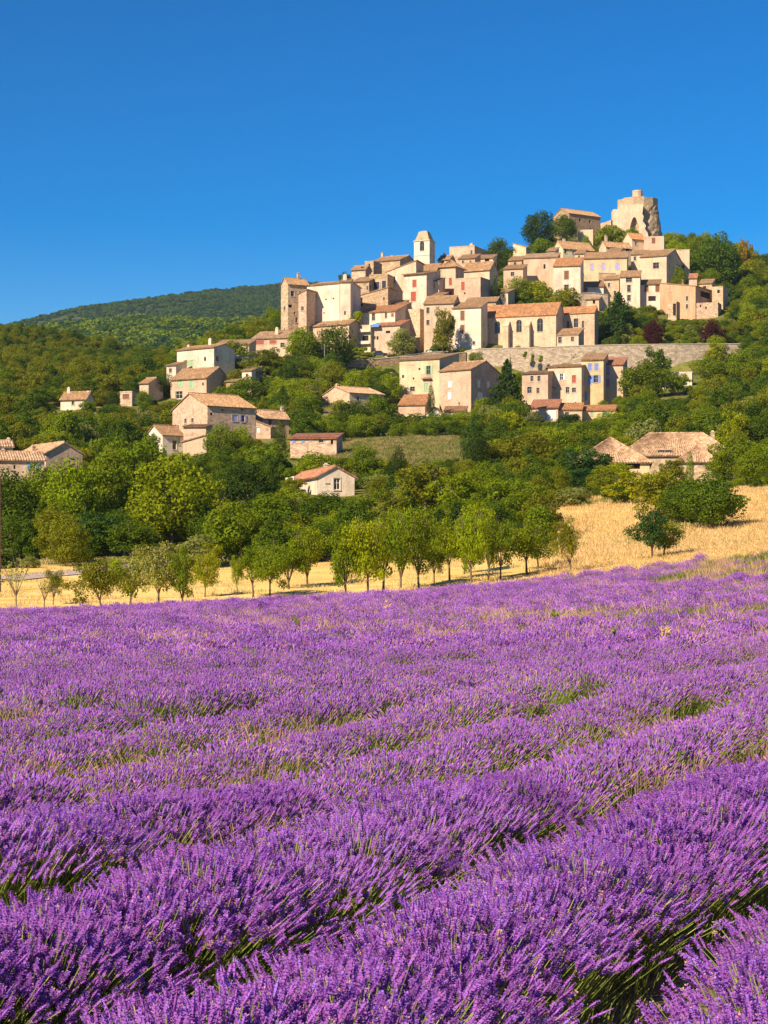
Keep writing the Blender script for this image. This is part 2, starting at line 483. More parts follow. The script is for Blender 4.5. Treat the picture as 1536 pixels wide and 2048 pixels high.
def build_house(h):
    w, d, H_, rh = h['w']/2, h['d']/2, h['h'], h['rh']
    r = h['roof']
    if h['into'] is None:
        root = empty(h['name'], (h['cen'][0], h['cen'][1], h['zb']), h['th'])
        tag(root, h['label'], h['cat'])
        loc, rz = (0, 0, 0), 0.0
    else:
        b = h['into']; root = b['root']
        dx, dy = h['cen'] - b['cen']; c, s = math.cos(b['th']), math.sin(b['th'])
        loc, rz = (dx*c + dy*s, -dx*s + dy*c, h['zb'] - b['zb']), h['th'] - b['th']
    h['root'] = root
    def part(mb, name, mat, smooth=False):
        o = mb.obj(name, mat, root, smooth); o.location = loc; o.rotation_euler = (0, 0, rz); return o
    wm = wall_mat(COLS[h['col']], h['stone'])
    # ---- openings
    faces = {'F': [], 'R': [], 'L': []}
    for wi in h['wins']:
        px, py, pw, ph, kind = wi[:5]
        if len(wi) > 5: fc = wi[5]
        elif h['thd'] <= 0: fc = 'F' if px <= h['xc'] else 'R'
        else: fc = 'F' if px >= h['xc'] else 'L'
        u0, z0 = on_face(h, fc, px - pw/2, py); u1, _ = on_face(h, fc, px + pw/2, py)
        _, zt = on_face(h, fc, px, py - ph/2); _, zb_ = on_face(h, fc, px, py + ph/2)
        lim = w if fc == 'F' else d
        u0, u1 = max(min(u0, u1), -lim+.12), min(max(u0, u1), lim-.12)
        zb_ = max(zb_, 0.05)
        if u1-u0 < .25 or zt-zb_ < .25: continue
        faces[fc].append((u0, u1, zb_, zt, kind))
    ra = random.Random(int(abs(h['cen'][0])*131 + h['zb']*17))
    for fc in (('F', 'R') if h['thd'] <= 0 else ('F', 'L')):
        lim = w if fc == 'F' else d
        if H_ < 5 or lim < 2.2 or h['cat'] in ('church', 'tower', 'gate') or h['into'] is not None or 'blank' in h['label']: continue
        want = max(0, int(2*lim*H_/(25 if h['stone'] > .2 else 33)) - len(faces[fc])); tries = 0
        while want > 0 and tries < 40:
            tries += 1
            ww, wh = ra.choice(((.8, 1.3), (.9, 1.5), (.6, .8), (.7, 1.0), (.5, .6)))
            u = ra.uniform(-lim+.8, lim-.8-ww); z = 1.2 + 2.8*ra.randrange(0, max(1, int((H_-2.4)/2.8)+1)) + ra.uniform(-.2, .2)
            if z + wh > H_-.5: continue
            if any(u-.7 < q[1] and u+ww+.7 > q[0] and z-.5 < q[3] and z+wh+.5 > q[2] for q in faces[fc]): continue
            faces[fc].append((u, u+ww, z, z+wh, ra.choice(('d', 'd', 'hole', 'sn', 'd', 'ow' if wh > 1.2 else 'hole')))); want -= 1
    fmap = {'F': lambda u, z, k: (u, -d-k, z), 'R': lambda u, z, k: (w+k, u, z), 'L': lambda u, z, k: (-w-k, u, z)}
    mb = MB()
    zlo = -h['fd']
    hs = {'F': [H_, H_], 'R': [H_, H_], 'L': [H_, H_], 'B': [H_, H_]}
    if r in ('sb', 'sf'):
        zf, zk = (H_, H_+rh) if r == 'sb' else (H_+rh, H_)
        hs = {'F': [zf, zf], 'B': [zk, zk], 'R': [zf, zk], 'L': [zf, zk]}
    elif r in ('sl', 'sr'):
        zl, zr = (H_, H_+rh) if r == 'sl' else (H_+rh, H_)
        hs = {'F': [zl, zr], 'B': [zl, zr], 'L': [zl, zl], 'R': [zr, zr]}
    for fc in 'FRL':
        lim = w if fc == 'F' else d
        ztop = min(hs[fc])
        holes = [q for q in faces[fc] if q[3] < ztop-.05]
        us = sorted({-lim, lim, *[q[0] for q in holes], *[q[1] for q in holes]})
        zs = sorted({zlo, ztop, *[q[2] for q in holes], *[q[3] for q in holes]})
        fm = fmap[fc]
        for i in range(len(us)-1):
            for j in range(len(zs)-1):
                cu, cz = (us[i]+us[i+1])/2, (zs[j]+zs[j+1])/2
                if any(q[0] < cu < q[1] and q[2] < cz < q[3] for q in holes): continue
                mb.quad(fm(us[i], zs[j], 0), fm(us[i+1], zs[j], 0), fm(us[i+1], zs[j+1], 0), fm(us[i], zs[j+1], 0))
        for q in holes:
            a, b_, c, e = q[:4]; k = -.28
            mb.quad(fm(a, c, 0), fm(a, c, k), fm(a, e, k), fm(a, e, 0)); mb.quad(fm(b_, c, 0), fm(b_, e, 0), fm(b_, e, k), fm(b_, c, k))
            mb.quad(fm(a, e, 0), fm(a, e, k), fm(b_, e, k), fm(b_, e, 0)); mb.quad(fm(a, c, 0), fm(b_, c, 0), fm(b_, c, k), fm(a, c, k))
            if q[4] == 'arch':   # round the head of the opening
                hw = (b_-a)/2; n = 8; cu = (a+b_)/2; zc = e-hw
                arc = [(cu-hw*math.cos(math.pi*t/n), zc+hw*math.sin(math.pi*t/n)) for t in range(n+1)]
                for t in range(n):
                    corner = (a, e) if t < n/2 else (b_, e)
                    mb.quad(fm(*arc[t], -.004), fm(*arc[t+1], -.004), fm(*corner, -.004))
                    mb.quad(fm(*arc[t], -.004), fm(*arc[t], k), fm(*arc[t+1], k), fm(*arc[t+1], -.004))
        if hs[fc][0] != hs[fc][1]:
            lo, hi = hs[fc]
            if lo < hi: mb.quad(fm(-lim, lo, 0), fm(lim, lo, 0), fm(lim, hi, 0))
            else: mb.quad(fm(-lim, hi, 0), fm(lim, hi, 0), fm(-lim, lo, 0))
    mb.quad((-w, d, zlo), (w, d, zlo), (w, d, hs['B'][1]), (-w, d, hs['B'][0]))
    if r == 'gx':
        for sg in (-1, 1): mb.quad((sg*w, -d, H_), (sg*w, d, H_), (sg*w, 0, H_+rh))
    elif r == 'gy':
        for sg in (-1, 1): mb.quad((-w, sg*d, H_), (w, sg*d, H_), (0, sg*d, H_+rh))
    elif r in ('flat', 'none'):
        mb.quad((-w, -d, H_-.02), (w, -d, H_-.02), (w, d, H_-.02), (-w, d, H_-.02))
        if r == 'flat':     # parapet coping
            for a in ((-w-.08, w+.08, -d-.08, -d+.3), (-w-.08, w+.08, d-.3, d+.08), (-w-.08, -w+.3, -d+.3, d-.3), (w-.3, w+.08, -d+.3, d-.3)):
                mb.box(*a, H_-.06, H_+.22)
    if r in ('gx', 'hip', 'sb'):      # corbelled eave course under the front tiles
        mb.box(-w+.01, w-.01, -d-.16, -d-.002, H_-.28, H_-.09)
    if r in ('gy', 'hip', 'sl', 'sr'):
        for sg in (-1, 1):
            if r == 'sl' and sg == 1 or r == 'sr' and sg == -1: continue
            mb.box(min(sg*(w+.16), sg*(w+.002)), max(sg*(w+.16), sg*(w+.002)), -d+.01, d-.01, H_-.28, H_-.09)
    part(mb, 'wall', wm)
    if r not in ('flat', 'none'):
        rf = part(roof_mesh(h), 'roof', tile_mat(TILES[h['tile']]))
    else: rf = None
    # ---- windows, doors, shutters
    for fc in 'FRL':
        fm = fmap[fc]
        for (a, b_, c, e, kind) in faces[fc]:
            def bx(m, u0, u1, z0, z1, k0, k1):
                p, q = fm(u0, z0, k0), fm(u1, z1, k1)
                m.box(min(p[0], q[0]), max(p[0], q[0]), min(p[1], q[1]), max(p[1], q[1]), z0, z1)
            if kind in ('none', 'hole'):
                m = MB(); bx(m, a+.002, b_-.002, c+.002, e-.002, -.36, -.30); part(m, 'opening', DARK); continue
            if kind != 'arch' and e-c > .9 and (kind[0] != 'o'):
                m = MB(); sw = .16
                bx(m, a-sw, a-.002, c, e+sw, .002, .045); bx(m, b_+.002, b_+sw, c, e+sw, .002, .045); bx(m, a, b_, e+.002, e+sw, .002, .045)
                part(m, 'surround', SILL)
            white = kind in ('w', 'ow', 'glass')
            fr = FRAMEW if white else FRAME
            if kind[0] == 's':          # closed shutters fill the opening
                m = MB(); mid = (a+b_)/2
                for u0, u1 in ((a+.01, mid-.02), (mid+.02, b_-.01)): bx(m, u0, u1, c+.01, e-.01, -.12, -.05)
                for u0, u1 in ((a+.04, mid-.05), (mid+.05, b_-.04)):
                    for zz in (c+.25*(e-c), c+.75*(e-c)): bx(m, u0, u1, zz-.05, zz+.05, -.05, -.02)
                wo = part(m, 'shutter', shut_mat(kind[1]))
                m = MB(); bx(m, a-.08, b_+.08, c-.14, c-.01, .003, .10); m.obj('sill', SILL, wo)
                continue
            if kind[0] == 'D':          # door leaf
                m = MB(); bx(m, a+.01, b_-.01, c, e-.01, -.2, -.13)
                for zz in (.3, .62): bx(m, a+.15, b_-.15, c+zz*(e-c)-.2, c+zz*(e-c)+.2, -.13, -.10)
                part(m, 'door', shut_mat(kind[1])); continue
            m = MB(); t = min(.09, (b_-a)*.12)
            bx(m, a+.003, a+t, c+.003, e-.003, -.24, -.15); bx(m, b_-t, b_-.003, c+.003, e-.003, -.24, -.15)
            bx(m, a+t, b_-t, c+.003, c+t, -.24, -.15); bx(m, a+t, b_-t, e-t, e-.003, -.24, -.15)
            mid = (a+b_)/2
            bx(m, mid-.035, mid+.035, c+t, e-t, -.23, -.16)
            if e-c > 1.1:
                zz = c+.6*(e-c); bx(m, a+t, mid-.035, zz-.03, zz+.03, -.225, -.165); bx(m, mid+.035, b_-t, zz-.03, zz+.03, -.225, -.165)
            wo = part(m, 'window', fr)
            m = MB(); bx(m, a+.003, b_-.003, c+.003, e-.003, -.34, -.27); m.obj('pane', GLASS, wo)
            m = MB(); bx(m, a-.1, b_+.1, c-.16, c-.01, .003, .12); m.obj('sill', SILL, wo)
            if kind[0] == 'o':
                sw = (b_-a)*.52
                for u0, u1 in ((a-sw, a-.02), (b_+.02, b_+sw)):
                    m = MB(); bx(m, u0, u1, c, e, .01, .06)
                    for zz in (c+.25*(e-c), c+.75*(e-c)): bx(m, u0+.05, u1-.05, zz-.05, zz+.05, .06, .085)
                    m.obj('shutter', shut_mat(kind[1]), wo)
    # ---- chimneys: (photo x of centre, photo y of top, width in px, height in px)
    for (px, py, pw, ph) in h['chim']:
        o, dv = ray_local(h, px, py)
        t = (0 - o[1])/dv[1] if abs(dv[1]) > .3 else (0 - o[0])/dv[0]
        x, y, z = (o[i] + t*dv[i] for i in range(3))
        x = min(max(x, -w+.5), w-.5); y = min(max(y, -d+.5), d-.5)
        s = t/F; a = max(.3, pw*s/2)
        m = MB(); m.box(x-a, x+a, y-.3, y+.3, z-ph*s-1.5, z-.25); m.box(x-a-.07, x+a+.07, y-.37, y+.37, z-.25, z-.13)
        m.box(x-a*.6, x+a*.6, y-.2, y+.2, z-.13, z+.1)
        if rf: m.obj('chimney', wm, rf)
        else: part(m, 'chimney', wm)
    return root
# ------------------------------------------------------------------ the village, read off the photograph: left corner x, near corner x, right corner x, base y, eave y, half depth, turn
# far left
H('farmhouse', 'farmhouse with a tan gable and tiled roof at the far left, above the plane trees', 30, 92, 165, 948, 905, 158, 34, 'gy', 885, 'pink', .35, 'pale', [(141,910,5,8,'w'),(101,903,4,6,'w')], [(48,890,5,8),(134,888,4,6)])
H('farmhouse', 'low tiled farmhouse wing with bright blue shutters at the left edge', -46, -40, 89, 962, 919, 152, 16, 'gx', 904, 'pink', .3, 'pale', [(66,931,11,14,'ot'),(29,934,4,8,'hole')], [(6,898,6,8)], d=9)
H('farmhouse', 'house at the left edge whose roof shows above the blue shuttered wing', -36, -30, 26, 930, 893, 166, 14, 'gx', 882, 'cream', .3, 'pale', [(12,898,8,7,'sb')], [(21,876,5,8)], d=9)
H('cottage', 'small white cottage with a tile roof in the wooded left hillside', 121, 172, 188, 818, 797, 232, -20, 'gx', 784, 'white', .2, 'tan', [(146,806,5,8,'d')], [(138,775,6,9),(183,782,5,14)])
H('hut', 'small square stone hut with a brown opening in the left wood', 240, 264, 268, 806, 784, 236, -14, 'flat', None, 'pink', .4, 'tan', [(252,793,13,10,'sn')], d=5)
H('cottage', 'pink cottage half hidden by trees above the square hut', 279, 297, 303, 800, 766, 250, -25, 'gx', 756, 'pink', .4, 'tan', d=7)
# farm on the left slope
FARM = H('farmhouse', 'large stone farmhouse with a bare lit gable and two lilac shuttered windows', 345, 415, 511, 890, 811, 200, 35, 'gx', 787, 'pink', .45, 'tan',
  [(470,836,11,13,'sl'),(486,837,7,13,'ol'),(423,828,5,5,'hole'),(445,820,4,4,'hole'),(484,819,4,4,'hole'),(371,842,5,9,'d'),(385,841,5,9,'d')], [(489,794,5,12),(497,796,4,10)])
H('house', 'white gabled house below the large stone farmhouse', 292, 325, 367, 908, 869, 194, 36, 'gx', 851, 'bright', 0, 'brown', [(341,874,7,9,'d'),(349,890,8,18,'d'),(357,881,5,16,'sg')])
H('barn', 'plain pink walled barn between the white gabled house and the farmhouse', 367, 412, 416, 890, 853, 193, -8, 'sb', 850, 'pink', .3, 'brown', d=6)
H('outbuilding', 'low cream outbuilding with a sloping roof in front of the pink barn', 366, 413, 415, 908, 883, 189, -8, 'sl', None, 'cream', .2, 'brown', d=5, rh=1.2)
H('cottage', 'pink cottage with a tan roof and brown door right of the stone farmhouse', 511, 525, 578, 865, 835, 207, 33, 'gx', 821, 'pink', .3, 'pale', [(540,846,6,13,'Dn'),(563,844,4,7,'d')], [(569,814,6,10)])
H('shed', 'small lean to shed with a white door beside the stone farmhouse', 510, 541, 543, 873, 853, 203, -10, 'sr', None, 'pink', .3, 'brown', [(516,860,8,10,'Dw')], d=5, rh=1.2)
H('house', 'long low pink stone house with a blue window on the slope', 580, 673, 676, 912, 876, 184, -8, 'sb', 867, 'pink', .5, 'red', [(597,881,12,9,'ob'),(642,882,9,7,'d'),(664,884,5,9,'hole')], d=7)
BUNG = H('bungalow', 'cream bungalow with a salmon roof and glass door among the green trees', 563, 634, 709, 987, 953, 140, 16, 'gy', 933, 'white', 0, 'red',
  [(654,959,6,12,'d'),(674,968,13,23,'glass'),(619,962,18,17,'hole'),(580,960,8,12,'ow'),(600,961,6,12,'sw')], [(652,927,6,8)])
H('cottage', 'cream gabled cottage above the hedge in the middle of the slope', 643, 699, 768, 818, 785, 236, 36, 'gx', 773, 'cream', .35, 'pale', [(672,783,4,5,'hole'),(716,797,6,9,'d')], [(674,768,4,6)])
# below the great wall
MIDA = H('townhouse', 'tall pale yellow townhouse with an iron balcony and green shutters', 799, 879, 918, 812, 717, 251, -22, 'sb', 707, 'yellow', 0, 'tan',
  [(824,724,9,9,'d'),(857,740,8,17,'og'),(806,753,4,6,'hole'),(839,738,4,4,'hole'),(825,778,9,9,'d'),(853,774,8,16,'sg'),(827,757,3,4,'hole')])
H('townhouse', 'square pink house with a brown gable and white windows beside the balcony house', 879, 942, 999, 818, 738, 246, -37, 'gx', 722, 'pink', .25, 'tan',
  [(900,768,8,13,'sw'),(899,791,7,15,'sw'),(958,768,6,15,'sw'),(977,770,6,13,'sw'),(961,791,12,13,'Dw'),(967,736,4,5,'hole')])
H('outbuilding', 'orange roofed lean to at the foot of the balcony house', 797, 850, 856, 834, 809, 244, -12, 'sb', 789, 'pink', .2, 'orange', d=8)
H('hut', 'tiny white gabled hut with a dark door below the square pink house', 853, 882, 888, 842, 826, 240, -12, 'gy', 815, 'bright', 0, 'brown', [(863,833,8,11,'d')], d=5)
H('shed', 'long low shed roof at the foot of the square pink house', 888, 931, 934, 834, 822, 242, -8, 'sb', 813, 'pink', .3, 'brown', d=5)
H('house', 'pale pink house with a porch, its lower roof left of the ochre house', 1044, 1096, 1098, 802, 746, 252, -20, 'sb', 741, 'pink', .15, 'brown',
  [(1064,757,6,11,'d'),(1078,757,6,11,'d'),(1059,780,9,13,'d'),(1076,781,6,11,'d')], d=8)
H('house', 'tall cream house with a gabled porch beside the ochre house', 1096, 1163, 1166, 802, 732, 253, -20, 'sb', 728, 'cream', .1, 'tan',
  [(1123,754,7,13,'ow'),(1148,758,8,15,'sr'),(1096,786,10,16,'arch'),(1135,780,7,12,'d'),(1148,780,8,9,'d')], d=8)
H('townhouse', 'ochre townhouse with two rows of blue shutters and a blue door', 1163, 1207, 1209, 812, 719, 254, -14, 'sb', 706, 'ochre', 0, 'tan',
  [(1180,734,8,14,'sb'),(1193,734,8,14,'sb'),(1180,760,7,18,'sb'),(1192,758,9,15,'ob'),(1170,792,8,19,'Dt'),(1168,756,5,6,'sv')], d=9)
H('townhouse', 'cream townhouse with violet shutters at the end of the ochre row', 1208, 1246, 1250, 806, 729, 256, -14, 'sb', 715, 'cream', .1, 'red', [(1216,742,7,17,'sv'),(1216,765,7,16,'sv'),(1239,736,6,13,'sb')], d=9)
H('garage', 'low garage with a salmon roof and a white door below the porch houses', 1060, 1116, 1120, 841, 815, 243, -10, 'sb', 799, 'cream', 0, 'red', [(1103,829,18,20,'Dw')], d=10)
H('garage', 'orange roofed outbuilding in the middle of the low garage row', 1117, 1164, 1166, 840, 819, 243.5, -8, 'sb', 806, 'cream', .1, 'orange', [(1134,828,8,8,'d')], d=9)
H('garage', 'low ochre outbuilding with a blue shutter at the right of the garage row', 1165, 1230, 1233, 834, 820, 245, -10, 'sb', 810, 'ochre', 0, 'orange', [(1212,827,14,10,'st'),(1184,827,5,9,'sg')], d=8)
H('house', 'low white flat roofed house half hidden by trees under the great wall', 1322, 1384, 1390, 765, 745, 258, -12, 'flat', None, 'white', 0, 'tan', [(1335,752,8,9,'d'),(1352,753,7,8,'d')], d=6)
# church and the terrace beside it
CHURCH = H('church', 'church with a long tiled nave, arched windows and stone buttresses on the great wall', 963, 1112, 1130, 698, 629, 287, -20, 'gx', 606, 'cream', .25, 'orange',
  [(995,655,11,25,'arch'),(1038,652,11,25,'arch'),(1080,650,12,27,'arch')], cat='church', oh=.3)
H('choir', '', 1124, 1189, 1197, 694, 625, 289.5, -20, 'gx', 613, 'cream', .3, 'orange', [(1136,649,5,15,'arch'),(1152,646,9,18,'d'),(1166,649,5,15,'arch')], into=CHURCH, oh=.3)
H('sacristy', '', 1114, 1157, 1168, 694, 669, 284, -22, 'sb', 656, 'cream', .1, 'tan', [(1120,680,7,12,'d'),(1145,678,6,9,'d')], into=CHURCH, oh=.3)
H('townhouse', 'plain cream house with two brown windows joined to the left end of the church', 905, 962, 975, 698, 614, 287, -20, 'sb', 603, 'white', .1, 'tan', [(925,631,8,19,'sn'),(925,658,8,16,'sn')])
H('townhouse', 'cream house behind the pointed pine, dark windows in a column at its corner', 848, 907, 930, 698, 606, 289, -14, 'gx', 592, 'cream', .15, 'tan', [(856,621,6,12,'d'),(856,645,6,10,'d'),(845.5,660,8,28,'hole')], d=10)
H('townhouse', 'low roofed house behind the church, right of the cream corner house', 930, 992, 1003, 640, 603, 296, -14, 'gx', 595, 'tan', .4, 'tan', d=9)
H('tower_house', 'tall narrow house with two red shuttered windows and an overhanging roof', 807, 853, 881, 660, 546, 301, -27, 'sb', 542, 'white', .12, 'tan', [(829,567,8,15,'sr'),(827,593,10,19,'sr')], oh=.8)
H('bastion', 'blank stone bastion under the tall house with red shutters', 803, 840, 852, 706, 617, 293, -25, 'none', None, 'cream', .45, 'tan', cat='tower')
# centre left
H('townhouse', 'cream house with a rising roofline and white shutters left of the bell tower', 774, 832, 846, 606, 541, 304, -16, 'sl', None, 'cream', .12, 'tan', [(788,560,6,14,'ow'),(788,543,3,4,'hole')], rh=3.0, d=9)
H('townhouse', 'stone house with two large navy shutters on the skyline terrace', 739, 775, 779, 592, 549, 302, -18, 'flat', None, 'tan', .6, 'tan', [(753,571,11,14,'sk'),(768,569,8,15,'sk')], d=7)
H('townhouse', 'long high stone house with a thin chimney on the ridge left of the bell tower', 745, 800, 834, 560, 519, 315, -28, 'gx', 511, 'tan', .65, 'tan', [(760,533,4,5,'hole'),(791,522,5,6,'hole')], [(754,506,5,14),(784,511,6,16)])
H('townhouse', 'narrow stone block left of the long high stone house', 730, 747, 753, 560, 523, 311, -22, 'flat', None, 'tan', .65, 'tan', [(738,530,4,5,'hole')], d=7)
H('townhouse', 'small pink fronted house at the stepped left end of the ridge houses', 703, 731, 737, 585, 538, 308, -26, 'gx', 531, 'pink', .4, 'tan', [(724,536,5,6,'hole')])
H('townhouse', 'stone house with a small door under the pink fronted ridge house', 703, 738, 745, 606, 562, 301, -22, 'sb', 553, 'tan', .6, 'tan', [(735,576,4,8,'d'),(711,583,5,9,'sw')], d=7)
H('townhouse', 'brown stone house front above the orange roof', 712, 776, 780, 628, 590, 296, -18, 'sl', None, 'tan', .5, 'tan', [(720,604,10,18,'hole')], d=8, rh=2.2)
H('townhouse', 'low house with a tan roof at the foot of the white shuttered house', 745, 806, 810, 620, 607, 297, -16, 'sb', 600, 'cream', .2, 'tan', d=7)
H('great_house', 'large blank cream house wall with a single row of tiny holes', 614, 679, 683, 688, 566, 289, -30, 'gx', 562, 'white', 0, 'tan', [(629,602,3,3,'hole'),(652,599,3,3,'hole'),(667,597,3,3,'hole'),(629,627,3,3,'hole'),(648,626,3,3,'hole')], d=12)
H('great_house', 'narrow cream end bay with a square chimney right of the blank cream wall', 680, 701, 704, 688, 564, 288.5, -4, 'sb', 558, 'white', 0, 'tan', [(690,626,3,8,'hole')], [(690,549,7,11)], d=9)
H('house', 'low pink house with a dark arch under the blank cream wall', 618, 698, 702, 700, 648, 286, -30, 'gx', 640, 'pink', .3, 'tan', [(645,655,14,14,'arch')], d=7)
H('tall_house', 'tall dark edged stone house at the left end of the village skyline', 562, 576, 618, 694, 567, 291, 30, 'gx', 553, 'stone', .6, 'tan', [(585,587,7,11,'d'),(579,612,11,6,'hole'),(593,640,5,10,'d'),(569,617,4,8,'d')], [(597,546,6,12)])  # the wide low hole is a dark panel painted for a ledge's shadow
H('tall_house', 'narrow stone house tucked between the skyline house and the blank cream wall', 597, 613, 617, 690, 587, 288, -24, 'sl', None, 'pink', .5, 'tan', [(605,617,5,8,'d')], d=7, rh=1.0)
H('house', 'cream house with a long orange roof and ivy on its left end', 702, 790, 806, 656, 622, 290, -22, 'sb', 609, 'white', .1, 'orange', [(716,634,5,10,'d'),(747,634,6,14,'d'),(772,631,4,10,'d'),(785,630,5,7,'sr')], d=9)
H('house', 'cream house with stacked balconies below the ivy', 702, 741, 745, 706, 651, 288, -18, 'flat', None, 'yellow', .1, 'tan', [(731,655,13,13,'hole'),(713,679,13,14,'hole'),(731,678,12,14,'hole'),(716,657,6,9,'d')], d=7)
H('house', 'pink house with a short red roof and blue awning above the parked cars', 742, 800, 806, 714, 650, 287, -24, 'sb', 640, 'pink', .1, 'red', [(755,676,4,7,'hole'),(776,664,9,5,'hole')], d=7)
# around the bell tower
TOWER = H('bell_tower', 'square cream bell tower with a lichened stone cap above the rooftops', 828, 859, 873, 540, 481, 322, -25, 'none', None, 'white', .15, 'tan', [(844,492,9,19,'arch'),(865,491,7,19,'arch')], cat='tower', d=4.4)
H('house', 'flat topped tan block on the skyline right of the bell tower', 899, 949, 973, 540, 492, 338, -22, 'flat', None, 'pink', .3, 'tan', [(943,505,4,9,'d')], [(943,487,6,6)])
H('house', 'cream house with a dark arch below the flat topped skyline block', 948, 986, 992, 540, 516, 332, -14, 'sb', 509, 'white', .1, 'tan', [(974,520,9,5,'hole')], d=7)
H('house', 'small tower like house with a pyramid roof and a tall red window', 880, 911, 928, 600, 531, 308, -24, 'hip', 514, 'pink', .2, 'tan', [(901,563,6,15,'sr'),(901,587,5,8,'sr')], oh=.6)
H('house', 'blocky tan house with one red window in a white patch', 908, 961, 981, 612, 555, 303, -26, 'flat', None, 'pink', .25, 'tan', [(926,572,7,17,'sr')])
H('house', 'cream house with a broad tan roof and a small red window near the dark cypress', 925, 979, 996, 595, 539, 315, -26, 'gx', 522, 'cream', .12, 'tan', [(963,544,6,9,'sr'),(940,544,3,5,'hole')])
H('house', 'small cream house with a deep eave wedged beside the tall red shuttered house', 859, 878, 886, 604, 562, 303, -20, 'sb', 556, 'cream', .1, 'brown', [(866,571,6,8,'d')], d=6)
H('house', 'shaded stone house in the gap right of the tall red shuttered house', 858, 882, 890, 575, 538, 312, -20, 'sb', 527, 'brown', .5, 'tan', [(873,550,7,16,'d')], d=8)
# upper right
H('house', 'small pink house with one square window at the left of the upper terrace', 1007, 1046, 1050, 575, 537, 322, -14, 'sb', 529, 'pink', .1, 'tan', [(1025,548,7,8,'d')], d=8)
H('house', 'broad blank pink house left of the white house with the orange roof', 1047, 1114, 1117, 600, 514, 327, -12, 'sb', 506, 'pink', .05, 'pale', [(1089,533,4,9,'hole'),(1067,517,3,4,'hole'),(1090,517,3,4,'hole')], d=9)
H('house', 'white house with an orange roof and an arched brown window', 1107, 1161, 1164, 604, 531, 319, -12, 'sb', 515, 'white', 0, 'orange', [(1133,550,9,17,'sn'),(1133,575,9,11,'d'),(1133,533,3,3,'hole')], d=9)
H('house', 'cream house with three small lilac windows in a row', 1168, 1254, 1258, 560, 515, 330, -10, 'sb', 503, 'yellow', 0, 'tan', [(1184,534,6,12,'sl'),(1207,533,6,12,'sl'),(1235,533,7,12,'sl'),(1185,518,4,5,'hole'),(1210,518,4,5,'hole'),(1236,518,4,5,'hole')], d=9)
H('house', 'pale yellow house with a wide tan roof under the big dark tree', 1105, 1126, 1188, 530, 496, 352, 26, 'gx', 480, 'yellow', .1, 'tan', [(1131,503,5,7,'d')], [(1128,478,6,6)])
H('house', 'cream house with a curved tan roof left of the tower foot', 1198, 1212, 1264, 525, 493, 356, 24, 'gx', 477, 'cream', .1, 'tan', [(1230,500,5,5,'hole'),(1255,500,7,6,'d')], [(1212,472,5,8)])
H('house', 'house with an orange roof end against the foot of the round tower', 1246, 1264, 1292, 530, 477, 366, 28, 'gx', 462, 'cream', .15, 'orange', [(1272,487,4,7,'d'),(1287,482,5,6,'d')])
H('house', 'small pink annex with one window below the round tower', 1288, 1328, 1332, 520, 472, 364, -10, 'none', None, 'pink', .15, 'tan', [(1307,481,7,11,'sn'),(1286,498,6,6,'hole')], d=6)
H('house', 'wide cream house with a tan roof and a broad dark window under the tower', 1280, 1333, 1367, 575, 511, 338, -24, 'gx', 499, 'cream', .1, 'tan', [(1312,531,12,12,'d'),(1357,534,6,8,'d'),(1300,514,3,4,'hole'),(1313,514,3,4,'hole')])
H('house', 'square cream block rising behind the wide cream house', 1352, 1379, 1382, 560, 500, 346, -10, 'flat', None, 'cream', .15, 'tan', d=7)
H('house', 'narrow white house with three windows one above another', 1240, 1280, 1283, 620, 553, 322, -10, 'sb', 541, 'white', 0, 'tan', [(1258,560,12,8,'d'),(1258,577,7,14,'d'),(1258,596,7,12,'d')], d=8)
H('house', 'low white house with two brown windows and a porch beside the narrow white house', 1281, 1320, 1322, 612, 568, 323, -10, 'sb', 559, 'white', 0, 'brown', [(1293,577,8,13,'sn'),(1315,577,8,13,'sn'),(1304,597,15,10,'hole')], d=8)
H('house', 'orange rendered house with a falling roofline at the right of the village', 1320, 1391, 1428, 632, 572, 318, -32, 'sr', None, 'orange', .1, 'tan', [(1340,578,6,11,'d'),(1374,597,5,9,'d'),(1374,613,5,9,'d'),(1411,590,20,12,'hole')], [(1365,556,6,14)], rh=1.8)
H('gatehouse', 'small stone gate block with a dark doorway before the orange house', 1336, 1353, 1361, 640, 602, 313, -24, 'none', None, 'stone', .6, 'tan', [(1349,619,6,24,'hole')], cat='gate', d=4)
H('house', 'roofless cream stone building at the right end of the village', 1424, 1446, 1456, 615, 572, 321, -26, 'none', None, 'stone', .4, 'tan', [(1437,583,5,7,'hole')], d=6)
H('house', 'low stone house with purple grey wall at the foot of the roofless building', 1391, 1436, 1444, 634, 604, 317, -20, 'none', None, 'pink', .5, 'tan', [(1401,612,3,5,'hole'),(1412,616,3,6,'hole')], d=6)
H('house', 'little house with a red roof scrap on the bank right of the square cream block', 1378, 1394, 1397, 570, 556, 336, -12, 'sb', 547, 'pink', .2, 'red', d=5)
H('shed', 'low white shed with a dark red roof below the three lilac windows', 1163, 1207, 1209, 588, 573, 323, -8, 'sb', 563, 'bright', 0, 'brown', [(1171,579,7,9,'Dn')], d=6)
H('palace', 'long palace wing, its shade put into brown walls, with a sloping tile roof left of the round tower', 1107, 1138, 1201, 476, 426, 388, 34, 'gx', 417, 'brown', .4, 'tan', [(1180,443,4,6,'hole'),(1160,440,4,6,'hole')], cat='palace')  # brown wall colour carries the shade of the front
H('house', 'low cream wall of a house under the palace wing', 1156, 1186, 1189, 486, 459, 380, -8, 'none', None, 'cream', .1, 'tan', d=5)
H('house', 'ruined cream gable among bushes below the big dark tree', 1026, 1052, 1060, 520, 494, 362, -20, 'sr', None, 'yellow', .3, 'tan', d=6, rh=1.6)
